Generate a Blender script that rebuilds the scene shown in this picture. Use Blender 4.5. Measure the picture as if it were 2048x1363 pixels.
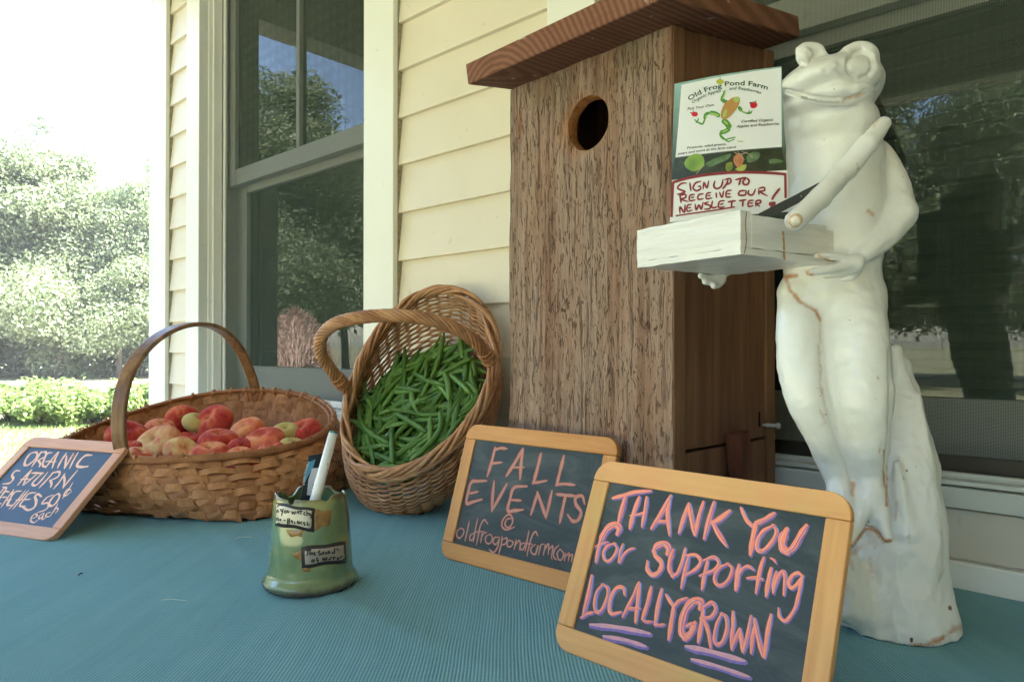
import bpy, bmesh, math, random
import numpy as np
from mathutils import Vector, Matrix, noise as mnoise

random.seed(7); RNG = np.random.default_rng(7)
SC = bpy.context.scene
for o in list(bpy.data.objects): bpy.data.objects.remove(o, do_unlink=True)
COL = SC.collection

# ------------------------------------------------------------------ camera
# table top is z = 0, the house wall is the plane y = 0, the porch lies on its -y side
F = 1400.0; CX, CY = 1024.0, 681.5                      # focal length in pixels of a 2048 wide picture
AL = math.atan(1524/1400); TILT = math.atan((692-681.5)/1400)
CAM = np.array([0, -1.0, .288])
HF = np.array([-math.cos(AL), math.sin(AL), 0]); RT = np.array([math.sin(AL), math.cos(AL), 0])
FW = HF*math.cos(TILT) + np.array([0, 0, 1])*math.sin(TILT); UP = np.cross(RT, FW)
cam_d = bpy.data.cameras.new('camera'); cam = bpy.data.objects.new('camera', cam_d); COL.objects.link(cam)
cam_d.sensor_width = 36; cam_d.lens = 36*F/2048; cam_d.clip_start = .01; cam_d.clip_end = 2000
cam.matrix_world = Matrix(((RT[0], UP[0], -FW[0], CAM[0]), (RT[1], UP[1], -FW[1], CAM[1]), (RT[2], UP[2], -FW[2], CAM[2]), (0, 0, 0, 1)))
SC.camera = cam

# ------------------------------------------------------------------ sky, sun, exposure
SUN = Vector((.60, .34, .72)).normalized()
world = bpy.data.worlds.new('World'); SC.world = world; world.use_nodes = True
wn = world.node_tree; wn.nodes.clear()
sky = wn.nodes.new('ShaderNodeTexSky'); sky.sky_type = 'NISHITA'; sky.sun_disc = False
sky.sun_elevation = math.asin(SUN.z); sky.sun_rotation = math.atan2(SUN.x, SUN.y)
sky.air_density = 1.0; sky.dust_density = 1.2; sky.ozone_density = 1.0
bg = wn.nodes.new('ShaderNodeBackground'); bg.inputs['Strength'].default_value = .13
wo = wn.nodes.new('ShaderNodeOutputWorld')
wn.links.new(sky.outputs[0], bg.inputs[0]); wn.links.new(bg.outputs[0], wo.inputs[0])
sl = bpy.data.lights.new('sun', 'SUN'); sl.energy = 5.0; sl.angle = math.radians(.5); sl.color = (1, .95, .87)
so = bpy.data.objects.new('sun', sl); COL.objects.link(so); so.rotation_euler = SUN.to_track_quat('Z', 'Y').to_euler()
so.location = (9, 5, 11)
SC.view_settings.view_transform = 'Standard'; SC.view_settings.look = 'None'
SC.view_settings.exposure = 3.68; SC.view_settings.gamma = 1; SC.view_settings.use_curve_mapping = False
SC.cycles.max_bounces = 8; SC.cycles.diffuse_bounces = 5; SC.cycles.glossy_bounces = 3
SC.cycles.transparent_max_bounces = 12; SC.cycles.transmission_bounces = 3
SC.cycles.caustics_reflective = False; SC.cycles.caustics_refractive = False
SC.cycles.sample_clamp_indirect = 6

# ------------------------------------------------------------------ measuring helpers
def ray(px, py): return FW + RT*(px-CX)/F + UP*(CY-py)/F
def P(px, py, d): return CAM + d*ray(px, py)
def onp(px, py, p0, n):
    r = ray(px, py); n = np.array(n, float)
    return CAM + r*((np.array(p0, float)-CAM) @ n)/(r @ n)
def onz(px, py, z=0): return onp(px, py, (0, 0, z), (0, 0, 1))
def ony(px, py, y=0): return onp(px, py, (0, y, 0), (0, 1, 0))
def projm(v):
    v = np.asarray(v, float)-CAM; d = v @ FW
    return np.stack([CX+F*(v @ RT)/d, CY-F*(v @ UP)/d, d], -1)
def nrm(v): v = np.array(v, float); return v/np.linalg.norm(v)

# ------------------------------------------------------------------ object helpers
def tag(o, label=None, cat=None, group=None, kind=None):
    if label: o['label'] = label
    if cat: o['category'] = cat
    if group: o['group'] = group
    if kind: o['kind'] = kind
    return o
def empty(name, loc=(0, 0, 0), mat=None, parent=None):
    o = bpy.data.objects.new(name, None); COL.objects.link(o); o.empty_display_size = .05
    if parent: o.parent = parent
    if mat is not None: o.matrix_basis = mat
    else: o.location = loc
    return o
def link_mesh(name, me, parent=None, loc=None):
    o = bpy.data.objects.new(name, me); COL.objects.link(o)
    if parent: o.parent = parent
    if loc is not None: o.location = loc
    return o
def mesh(name, V, Fc, m=None, smooth=False):
    me = bpy.data.meshes.new(name); me.from_pydata([tuple(map(float, v)) for v in V], [], [tuple(map(int, f)) for f in Fc])
    if m: me.materials.append(m)
    if smooth: me.polygons.foreach_set('use_smooth', [True]*len(me.polygons))
    me.update(); return me
def wobj(name, VF, m, parent=None, smooth=False, bevel=0):
    """mesh given in world coordinates; origin at the parent (or at its own base)"""
    V, Fc = VF; V = np.array(V, float)
    if parent is not None:
        M = np.array(world_matrix(parent).inverted()); V = V @ M[:3, :3].T + M[:3, 3]; o = link_mesh(name, mesh(name, V, Fc, m, smooth), parent)
    else:
        c = (V.min(0)+V.max(0))/2; c[2] = V[:, 2].min(); o = link_mesh(name, mesh(name, V-c, Fc, m, smooth), None, tuple(c))
    if bevel: add_bevel(o, bevel)
    return o
def world_matrix(o):
    M = o.matrix_basis.copy()
    while o.parent: o = o.parent; M = o.matrix_basis @ M
    return M
def add_bevel(o, w, seg=2):
    b = o.modifiers.new('bevel', 'BEVEL'); b.width = w; b.segments = seg; b.limit_method = 'ANGLE'; b.angle_limit = .6
def box(x0, x1, y0, y1, z0, z1):
    V = [(x, y, z) for z in (z0, z1) for y in (y0, y1) for x in (x0, x1)]
    return V, [(0, 2, 3, 1), (4, 5, 7, 6), (0, 1, 5, 4), (2, 6, 7, 3), (0, 4, 6, 2), (1, 3, 7, 5)]
def frame_box(o, ax, ay, az, x0, x1, y0, y1, z0, z1):
    V, Fc = box(x0, x1, y0, y1, z0, z1)
    V = [np.array(o)+v[0]*np.array(ax)+v[1]*np.array(ay)+v[2]*np.array(az) for v in V]
    if np.dot(np.cross(ax, ay), az) < 0: Fc = [tuple(reversed(f)) for f in Fc]
    return V, Fc
def join(parts):
    V, Fc = [], []
    for v, f in parts:
        n = len(V); V.extend(list(v)); Fc.extend([tuple(i+n for i in q) for q in f])
    return V, Fc
def tube(pts, rad, n=6, closed=False, caps=True, flat=None, nrm0=None):
    pts = np.array(pts, float); N = len(pts)
    rad = np.broadcast_to(np.array(rad, float), (N,))
    T = np.roll(pts, -1, 0)-np.roll(pts, 1, 0) if closed else np.gradient(pts, axis=0)
    T /= np.linalg.norm(T, axis=1)[:, None]+1e-12
    u = np.array(nrm0, float) if nrm0 is not None else np.cross(T[0], [0.3, .2, 1]); u -= T[0]*(u @ T[0]); u = nrm(u)
    a = np.linspace(0, 2*np.pi, n, endpoint=False); V = []
    for i in range(N):
        u = u-T[i]*(u @ T[i]); u = nrm(u); w = np.cross(T[i], u)
        f = flat if flat else 1
        V.extend(pts[i]+rad[i]*(np.cos(a)[:, None]*u*f+np.sin(a)[:, None]*w))
    Fc = []
    for i in range(N if closed else N-1):
        j = (i+1) % N
        for k in range(n):
            l = (k+1) % n; Fc.append((i*n+k, i*n+l, j*n+l, j*n+k))
    if not closed and caps: Fc += [tuple(reversed(range(n))), tuple(range((N-1)*n, N*n))]
    return V, Fc
def ribbon(pts, nor, wid, th):
    """flat strip following pts, face normal nor, width across, thickness th"""
    pts = np.array(pts, float); nor = np.array(nor, float); T = np.gradient(pts, axis=0)
    W = np.cross(T, nor); W /= np.linalg.norm(W, axis=1)[:, None]+1e-12; Nn = np.cross(W, T); Nn /= np.linalg.norm(Nn, axis=1)[:, None]+1e-12
    wid = np.broadcast_to(np.array(wid, float), (len(pts),))[:, None]
    V = []
    rows = [pts-W*wid/2-Nn*th/2, pts+W*wid/2-Nn*th/2, pts+W*wid/2+Nn*th/2, pts-W*wid/2+Nn*th/2]
    N = len(pts)
    for i in range(N): V.extend([r[i] for r in rows])
    Fc = []
    for i in range(N-1):
        for k in range(4): l = (k+1) % 4; Fc.append((4*i+k, 4*i+l, 4*i+4+l, 4*i+4+k))
    Fc += [(3, 2, 1, 0), (4*N-4, 4*N-3, 4*N-2, 4*N-1)]
    return V, Fc
def catmull(pts, n=6):
    p = np.array(pts, float)
    if len(p) < 3:
        t = np.linspace(0, 1, n+1)[:, None]; return p[0]*(1-t)+p[-1]*t
    q = np.vstack([2*p[0]-p[1], p, 2*p[-1]-p[-2]]); out = []
    for i in range(1, len(q)-2):
        for t in np.linspace(0, 1, n, endpoint=False):
            a, b, c, d = q[i-1:i+3]
            out.append(.5*((2*b)+(c-a)*t+(2*a-5*b+4*c-d)*t*t+(-a+3*b-3*c+d)*t**3))
    out.append(p[-1]); return np.array(out)
def lathe(prof, n=48, c=(0, 0, 0), fn=None):
    V, Fc = [], []
    for r, z in prof:
        for k in range(n):
            a = 2*math.pi*k/n; v = (c[0]+r*math.cos(a), c[1]+r*math.sin(a), c[2]+z)
            V.append(fn(v, a, r, z) if fn else v)
    for i in range(len(prof)-1):
        for k in range(n): l = (k+1) % n; Fc.append((i*n+k, i*n+l, (i+1)*n+l, (i+1)*n+k))
    return V, Fc

# ------------------------------------------------------------------ material helpers
class Mat:
    def __init__(s, name, rough=.6, spec=.5, coord='Object'):
        s.m = bpy.data.materials.new(name); s.m.use_nodes = True; s.nt = s.m.node_tree; s.N = s.nt.nodes; s.L = s.nt.links
        s.b = s.N['Principled BSDF']; s.b.inputs['Roughness'].default_value = rough; s.b.inputs['Specular IOR Level'].default_value = spec
        tc = s.N.new('ShaderNodeTexCoord'); s.co = tc.outputs[coord]
    def _in(s, sock, v):
        if hasattr(v, 'is_linked') or isinstance(v, bpy.types.NodeSocket): s.L.new(v, sock)
        elif v is not None:
            if sock.type == 'RGBA' and len(v) == 3: v = (*v, 1)
            sock.default_value = v
    def map(s, scale=(1, 1, 1), rot=(0, 0, 0), loc=(0, 0, 0), vec=None):
        n = s.N.new('ShaderNodeMapping'); s.L.new(vec or s.co, n.inputs[0]); n.inputs['Scale'].default_value = scale
        n.inputs['Rotation'].default_value = rot; n.inputs['Location'].default_value = loc; return n.outputs[0]
    def noise(s, sc, det=3, rough=.5, vec=None, dist=0):
        n = s.N.new('ShaderNodeTexNoise'); s.L.new(vec or s.co, n.inputs['Vector']); n.inputs['Scale'].default_value = sc
        n.inputs['Detail'].default_value = det; n.inputs['Roughness'].default_value = rough; n.inputs['Distortion'].default_value = dist; return n.outputs[0]
    def voro(s, sc, vec=None, feat='F1'):
        n = s.N.new('ShaderNodeTexVoronoi'); n.feature = feat; s.L.new(vec or s.co, n.inputs['Vector']); n.inputs['Scale'].default_value = sc; return n.outputs['Distance']
    def wave(s, sc, dist=0, vec=None, dirn='X', typ='BANDS', det=2, dsc=1):
        n = s.N.new('ShaderNodeTexWave'); n.wave_type = typ
        if typ == 'BANDS': n.bands_direction = dirn
        else: n.rings_direction = dirn
        s.L.new(vec or s.co, n.inputs['Vector']); n.inputs['Scale'].default_value = sc; n.inputs['Distortion'].default_value = dist
        n.inputs['Detail'].default_value = det; n.inputs['Detail Scale'].default_value = dsc; return n.outputs['Fac']
    def ramp(s, f, stops, interp='LINEAR'):
        n = s.N.new('ShaderNodeValToRGB'); s.L.new(f, n.inputs[0]); cr = n.color_ramp; cr.interpolation = interp
        while len(cr.elements) < len(stops): cr.elements.new(.5)
        for e, (p, c) in zip(cr.elements, stops):
            e.position = p; e.color = (c, c, c, 1) if isinstance(c, (int, float)) else (*c, 1)
        return n.outputs[0]
    def mix(s, f, a, b, mode='MIX'):
        n = s.N.new('ShaderNodeMix'); n.data_type = 'RGBA'; n.blend_type = mode
        s._in(n.inputs[0], f); s._in(n.inputs[6], a); s._in(n.inputs[7], b); return n.outputs[2]
    def math(s, op, a, b=0.0, clamp=False):
        n = s.N.new('ShaderNodeMath'); n.operation = op; n.use_clamp = clamp; s._in(n.inputs[0], a); s._in(n.inputs[1], b); return n.outputs[0]
    def bump(s, h, strength=.5, dist=.002, prev=None):
        n = s.N.new('ShaderNodeBump'); s._in(n.inputs['Height'], h); n.inputs['Strength'].default_value = strength; n.inputs['Distance'].default_value = dist
        if prev: s.L.new(prev, n.inputs['Normal'])
        s.L.new(n.outputs[0], s.b.inputs['Normal']); return n.outputs[0]
    def col(s, c): s._in(s.b.inputs['Base Color'], c); return s
    def set(s, k, v): s._in(s.b.inputs[k], v); return s
    def attr(s, name):
        n = s.N.new('ShaderNodeAttribute'); n.attribute_name = name; return n.outputs['Fac'], n.outputs['Color']
    def objrand(s):
        n = s.N.new('ShaderNodeObjectInfo'); return n.outputs['Random']
    def sep(s, vec=None):
        n = s.N.new('ShaderNodeSeparateXYZ'); s.L.new(vec or s.co, n.inputs[0]); return n.outputs

def plain(name, c, rough=.6, spec=.5, var=.12, sc=30, bump=0):
    m = Mat(name, rough, spec); n = m.noise(sc, 4)
    m.col(m.ramp(n, [(.25, tuple(x*(1-var) for x in c)), (.75, tuple(min(1, x*(1+var)) for x in c))]))
    if bump: m.bump(n, .5, bump)
    return m.m
def wood(name, c1, c2, axis='X', rough=.5, sc=60, ring=1.0, bump=.0006):
    """grain running along axis"""
    m = Mat(name, rough, .35); s3 = {'X': (.06, 1, 1), 'Y': (1, .06, 1), 'Z': (1, 1, .06)}[axis]
    r = m.objrand(); off = m.N.new('ShaderNodeVectorMath'); off.operation = 'ADD'; cmb = m.N.new('ShaderNodeCombineXYZ')
    for i in range(3): m.L.new(m.math('MULTIPLY', r, 3.7+i), cmb.inputs[i])
    m.L.new(m.co, off.inputs[0]); m.L.new(cmb.outputs[0], off.inputs[1]); v = m.map(s3, vec=off.outputs[0])
    g = m.noise(sc, 5, .6, v, 1.0*ring); f = m.noise(sc*6, 2, .6, v)
    t = m.mix(.3, g, f); m.col(m.mix(m.ramp(t, [(.35, 0), (.65, 1)]), c1, c2)); m.bump(t, .35, bump); return m.m
def flat(name, c, rough=.6, spec=.3, emit=0):
    m = Mat(name, rough, spec); m.col(c); return m.m

def paint(name, c, grime=.06, rough=.45):
    m = Mat(name, rough, .5); n = m.noise(3.5, 5, .6); n2 = m.noise(90, 3, .7)
    k = m.mix(m.ramp(n, [(.35, 0), (.8, grime*5)]), c, tuple(x*y for x, y in zip(c, (.86, .84, .76))))
    spots = m.ramp(m.noise(38, 2, .5), [(.70, 0), (.76, .5)])
    m.col(m.mix(spots, k, tuple(x*.75 for x in c))); m.bump(n2, .25, .0012); return m.m
M_SIDING = paint('cream_siding_paint', (.745, .675, .56), .12)
M_TRIM = paint('white_trim_paint', (.79, .79, .75), .08)
M_SASH = paint('window_sash_paint', (.64, .63, .62), .04)
M_ALU = flat('mill_aluminium', (.55, .58, .56), .4); M_DARKSTRIP = flat('dark_weatherstrip', (.02, .02, .018), .6)
M_CEIL = paint('porch_ceiling_paint', (.62, .61, .58), .03)
M_FLOORB = wood('porch_floor_boards', (.22, .22, .21), (.30, .30, .29), 'Y', .6, 20)

# ------------------------------------------------------------------ the ground, far setting
GZ = -1.0
def ground_mats():
    m = Mat('lawn_grass', .9, .1); n = m.noise(.6, 4, .6); f = m.noise(14, 4, .7)
    m.col(m.mix(m.mix(.5, n, f), (.20, .21, .11), (.34, .32, .20))); m.bump(f, .8, .03); lawn = m.m
    m = Mat('pale_gravel', .9, .1); n = m.noise(3, 5, .7); m.col(m.ramp(n, [(.3, (.50, .48, .44)), (.7, (.62, .60, .55))])); m.bump(m.noise(40, 2), .6, .02)
    return lawn, m.m
M_LAWN, M_GRAVEL = ground_mats()
g = 1500.0
tag(wobj('lawn', ([(-g, -g, GZ), (g, -g, GZ), (g, g, GZ), (-g, g, GZ)], [(0, 1, 2, 3)]), M_LAWN), 'sunlit green lawn stretching away from the porch', kind='structure')
def along(lat, dep, z=GZ): return CAM[0]+HF[0]*dep+RT[0]*lat, CAM[1]+HF[1]*dep+RT[1]*lat, z
rd = []
for i in range(41):
    l = -60+i*3
    rd += [along(l, 18.4+.5*math.sin(l*.3), GZ+.02), along(l, 25.5+.6*math.sin(l*.21+1), GZ+.02)]
tag(wobj('gravel_road', (rd, [(2*i, 2*i+1, 2*i+3, 2*i+2) for i in range(40)]), M_GRAVEL), 'pale sunlit gravel strip between the bushes and the trees', kind='structure')
tag(wobj('porch_floor', box(-2.78, 3.2, -3.05, .0, -.80, -.74), M_FLOORB), 'grey painted porch floor under the table', kind='structure')

def leaf_mat(name, c1, c2, c3):
    m = Mat(name, .42, .5); r = m.N.new('ShaderNodeNewGeometry').outputs['Random Per Island']
    n = m.noise(.9, 3); k = m.ramp(m.mix(.45, r, n), [(.2, c1), (.5, c2), (.8, c3)]); m.col(k)
    tr = m.N.new('ShaderNodeBsdfTranslucent'); m._in(tr.inputs[0], m.mix(.5, k, (.26, .31, .14)))
    mx = m.N.new('ShaderNodeMixShader'); mx.inputs[0].default_value = .5; m.L.new(m.b.outputs[0], mx.inputs[1]); m.L.new(tr.outputs[0], mx.inputs[2])
    m.L.new(mx.outputs[0], m.N['Material Output'].inputs[0]); return m.m
M_LEAF = leaf_mat('broad_leaves', (.105, .15, .070), (.165, .21, .115), (.26, .29, .19))
M_LEAF2 = leaf_mat('bush_leaves', (.10, .17, .04), (.15, .23, .06), (.22, .29, .11))
m = Mat('tree_bark', .9, .1); n = m.noise(8, 5, .7, m.map((1, 1, .2))); m.col(m.ramp(n, [(.3, (.05, .04, .03)), (.7, (.16, .14, .12))])); m.bump(n, 1, .04); M_BARK = m.m

def leaf_cloud(centers, radii, n, size, rng, shell=.55):
    """many small bent leaf clumps spread through lobes of a crown"""
    centers = np.array(centers); radii = np.array(radii); w = radii.prod(1)**(2/3); w = w/w.sum()
    idx = rng.choice(len(centers), n, p=w)
    d = rng.normal(size=(n, 3)); d /= np.linalg.norm(d, axis=1)[:, None]
    r = shell+(1-shell)*rng.random(n)**.6; r *= 1+.12*rng.normal(size=n)
    c = centers[idx]+d*radii[idx]*r[:, None]
    up = nrm_rows(d*.6+rng.normal(size=(n, 3))*.55+np.array([0, 0, .35]))
    a = nrm_rows(np.cross(up, rng.normal(size=(n, 3)))); b = np.cross(up, a)
    s = size*(.55+.9*rng.random(n))[:, None]
    fold = up*s*.25
    V = np.stack([c-a*s, c+b*s*.55+fold, c+a*s, c-b*s*.55+fold], 1).reshape(-1, 3)
    Fc = []
    for i in range(n): k = 4*i; Fc += [(k, k+1, k+2), (k, k+2, k+3)]
    return V, Fc
def nrm_rows(a): return a/(np.linalg.norm(a, axis=1)[:, None]+1e-9)
def fast_mesh(name, V, Fc, m):
    me = bpy.data.meshes.new(name); V = np.asarray(V, np.float32); Fc = np.asarray(Fc, np.int32); k = Fc.shape[1]
    me.vertices.add(len(V)); me.vertices.foreach_set('co', V.ravel()); me.loops.add(Fc.size); me.loops.foreach_set('vertex_index', Fc.ravel())
    me.polygons.add(len(Fc)); me.polygons.foreach_set('loop_start', np.arange(0, Fc.size, k, dtype=np.int32)); me.materials.append(m); me.update(calc_edges=True); me.validate(); return me

def make_tree(seed, h, spread, nl, size):
    rng = np.random.default_rng(seed); tp = []
    lean = rng.normal(size=2)*.25
    def tpos(t): return np.array([lean[0]*t*h*.12+.15*math.sin(t*5+seed), lean[1]*t*h*.12+.12*math.cos(t*4+seed), h*.9*t])
    tp.append(tube([tpos(t) for t in np.linspace(0, 1, 10)], [.17*(1-.85*t)*h/10 for t in np.linspace(0, 1, 10)], 8))
    cen, rad = [], []
    for i in range(26):
        t = .22+.72*rng.random(); a = rng.random()*6.283; R = spread*(1.05-.75*max(0, t-.35)/.65)*(.35+.6*rng.random())
        b = tpos(t*.85); e = tpos(t)+np.array([R*math.cos(a), R*math.sin(a), .5*rng.random()])
        mid = (b+e)/2+np.array([0, 0, .25]); tp.append(tube(catmull([b, mid, e], 4), np.linspace(.05, .012, 9)*h/10, 5))
        s = spread*(.20+.22*rng.random()); cen.append(e); rad.append([s*1.15, s*1.15, s*.8])
    for i in range(9):
        t = .55+.47*i/8; cen.append(tpos(t)+rng.normal(size=3)*.35); s = spread*(.46-.30*i/8); rad.append([s, s, s*1.1])
    tr = mesh('trunk', *join(tp), M_BARK, True); cr = fast_mesh('crown', *leaf_cloud(cen, rad, nl, size, rng, .35), M_LEAF)
    return tr, cr
TREES = [make_tree(11, 10.4, 3.3, 60000, .068), make_tree(23, 9.2, 3.8, 60000, .070), make_tree(37, 8.4, 2.9, 50000, .066), make_tree(51, 10.8, 2.7, 50000, .068)]
tree_words = ['tall broad green tree', 'wide bushy green tree', 'slim green tree', 'tall narrow pointed green tree']
def place_tree(x, y, k, s, rz, label, group):
    r = empty('broadleaf_tree', (x, y, GZ)); r.rotation_euler = (0, 0, rz); r.scale = (s, s, s)
    tr, cr = TREES[k]; link_mesh('trunk', tr, r); link_mesh('crown', cr, r); tag(r, label, 'tree', group); return r
# the wood edge seen at the left of the picture: (px, depth, kind, scale)
seen = [(-190, 27, 1, 1.0), (-95, 29, 3, .95), (-20, 27.5, 1, 1.08), (60, 28.5, 0, 1.0), (120, 27.6, 2, 1.12), (175, 31, 3, .84), (235, 28, 1, .80), (285, 30, 2, 1.04),
        (330, 28.5, 0, .86), (400, 29, 1, .95), (20, 33, 3, .95), (95, 34, 1, 1.0), (210, 35, 0, .86), (300, 36, 3, .98), (370, 34, 3, 1.0), (150, 37, 1, .98), (-60, 35, 0, 1.0), (260, 32, 1, .85), (110, 30.5, 1, .85), (40, 30.6, 2, .95)]
pos_words = ['beyond the picture edge', 'at the far left of the wood edge', 'at the left edge of the photo', 'tallest in the wood at left', 'just right of the tallest tree', 'in the dip of the tree line',
             'right of the dip in the tree line', 'near the white corner board', 'partly hidden by the white corner board', 'hidden behind the house corner']
for i, (px, d, k, s) in enumerate(seen):
    p = along((px-CX)/F*d, d)
    lab = f'{tree_words[k]} {pos_words[i]}' if i < 10 else f'{tree_words[k]} in the back row of the wood behind the road'
    place_tree(p[0], p[1], k, s, i*1.9, lab, 'trees of the wood beyond the road')
rng = np.random.default_rng(61); cen = []; rad = []
for j in range(150):
    d = 28+rng.random()*9; lt = -34+30*rng.random(); q = along(lt, d); hh = 1.0+1.6*rng.random()+(d-28)*.35; cen.append([q[0], q[1], GZ+hh*.5]); rad.append([1.3, 1.3, hh*.62])
tag(link_mesh('undergrowth', fast_mesh('undergrowth', *leaf_cloud(cen, rad, 90000, .09, rng, .2), M_LEAF)), 'dim green undergrowth filling the gaps between the tree trunks', 'undergrowth', kind='stuff')
# trees across the lawn in front of the porch, seen mirrored in the windows
i = 0
for ring, (r0, n) in enumerate(((23, 19), (31, 17))):
    for j in range(n):
        a = math.radians(186+ring*4+j*(9.2 if ring == 0 else 10)); r = r0+3*math.sin(j*2.3)
        place_tree(CAM[0]+r*math.cos(a), CAM[1]+r*math.sin(a), (i*7+ring) % 4, 1.0+.2*random.random(), i*1.3,
                   f'{tree_words[(i*7+ring) % 4]} across the lawn facing the porch, mirrored in the window glass', 'trees across the lawn mirrored in the windows'); i += 1
BUSH = []
for s in range(3):
    rng = np.random.default_rng(90+s); cen = [[rng.normal()*.28, rng.normal()*.2, .16+.36*rng.random()] for _ in range(16)]; rad = [[.20, .20, .17]]*16
    st = [tube(catmull([(rng.normal()*.08, rng.normal()*.08, 0), (c[0]*.7, c[1]*.7, c[2]*.6), c], 3), .006, 4) for c in cen]
    BUSH.append((mesh('stems', *join(st), M_BARK), fast_mesh('foliage', *leaf_cloud(cen, rad, 5200, .034, rng, .2), M_LEAF2)))
for j in range(17):
    d = 11.6+.25*math.sin(j*1.7); lat = -10.4+j*.50+random.uniform(-.08, .08); p = along(lat, d); b = BUSH[j % 3]
    r = empty('raspberry_bush', p); r.rotation_euler = (0, 0, j*2.1); s = .95+.25*random.random(); r.scale = (s, s, s*.98)
    link_mesh('stems', b[0], r); link_mesh('foliage', b[1], r)
    tag(r, 'leafy light green bush in the low row along the lawn', 'bush', 'low bushes in a row at the lawn edge')
# grass blades on the near lawn
rng = np.random.default_rng(5); n = 26000
lat = -11+7.5*rng.random(n); dep = 6.2+6.0*rng.random(n)
base = np.stack([CAM[0]+HF[0]*dep+RT[0]*lat, CAM[1]+HF[1]*dep+RT[1]*lat, np.full(n, GZ)], 1)
a = rng.random(n)*6.283; w = np.stack([np.cos(a), np.sin(a), np.zeros(n)], 1)*.008; t = base+np.stack([rng.normal(size=n)*.025, rng.normal(size=n)*.025, .04+.05*rng.random(n)], 1)
V = np.stack([base-w, base+w, t], 1).reshape(-1, 3)
tag(link_mesh('grass', fast_mesh('grass', V, np.arange(3*n).reshape(-1, 3), M_LEAF2)), 'short sunlit grass blades on the lawn beside the porch', 'grass', kind='stuff')
# ------------------------------------------------------------------ the farmhouse
house = empty('farmhouse', (-2.64, 0, GZ)); tag(house, 'cream clapboard farmhouse wall with white trim and two screened windows', 'house')
def part(name, VF, m, parent=house, bevel=0, smooth=False, **k):
    o = wobj(name, VF, m, parent, smooth, bevel); tag(o, **k); return o
XL, XR = -2.64, 3.0
WL = (-2.255, -1.364, .125, 1.56); WR = (-.70, .62, .125, 1.56)          # window openings x0 x1 z0 z1
part('wall', join([box(XL+.01, WL[0], .012, .16, GZ, 2.4), box(WL[1], WR[0], .012, .16, GZ, 2.4), box(WR[1], XR, .012, .16, GZ, 2.4),
                   box(WL[0], WL[1], .012, .16, GZ, WL[2]-.02), box(WR[0], WR[1], .012, .16, GZ, WR[2]-.02), box(WL[0], WL[1], .012, .16, WL[3], 2.4), box(WR[0], WR[1], .012, .16, WR[3], 2.4),
                   box(XL+.01, XL+.15, .165, 6, GZ, 2.4)]), M_TRIM)
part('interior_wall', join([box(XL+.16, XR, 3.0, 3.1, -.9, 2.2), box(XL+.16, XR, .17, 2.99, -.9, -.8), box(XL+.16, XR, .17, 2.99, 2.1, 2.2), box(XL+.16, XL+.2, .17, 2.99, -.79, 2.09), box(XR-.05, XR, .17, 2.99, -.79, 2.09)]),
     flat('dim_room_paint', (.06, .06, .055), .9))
def clap(x0, x1, zb, h=.107):
    """one lapped board: thick butt edge below, thin top edge"""
    pr = [(-.016, zb), (-.0165, zb+.002), (-.0035, zb+h+.012), (.010, zb+h+.012), (.010, zb)]
    V = [(x, y, z) for x in (x0, x1) for y, z in pr]; n = len(pr)
    return V, [tuple(range(n)), tuple(reversed(range(n, 2*n)))]+[(k, k+n, (k+1) % n+n, (k+1) % n) for k in range(n)]
rows = np.arange(-9, 20)
for k in rows:
    zb = .372+.107*k
    if zb > 1.75 or zb < -.95: continue
    part('clapboard', clap(-2.520, -2.352, zb+.0006*(k % 3)), M_SIDING)
    part('clapboard', clap(-1.252, -.806, zb+.0005*((k*5) % 4)), M_SIDING)
    if zb+.107 < .09:
        part('clapboard', clap(-2.350, -1.254, zb), M_SIDING)
    if k % 2 == 0 or True:
        if zb < .0: part('clapboard', clap(-.804, XR, zb), M_SIDING)
        else: part('clapboard', clap(WR[1]+.11, XR, zb), M_SIDING)
M_CAULK = plain('dirty_caulk', (.30, .27, .19), .8, .2, .4, 120)
for x in (-1.2515, -.8065, -2.3525, -2.5195): part('caulk_line', box(x-.0012, x+.0012, -.0175, .0, .05, 1.7), M_CAULK)
part('corner_board', join([box(XL, -2.520, -.030, -.001, GZ, 2.4), box(XL-.026, XL-.001, -.030, .12, GZ, 2.4)]), M_TRIM, bevel=.002)
part('skirt_board', box(-.69, 1.6, -.021, .008, -.20, .030), M_TRIM, bevel=.002)
part('apron', box(-.69, .61, -.014, .008, .033, .092), paint('apron_paint', (.60, .56, .49), .1), bevel=.0015)
part('water_table', box(-2.34, -1.26, -.024, .008, .045, .085), M_TRIM, bevel=.002)

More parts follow.
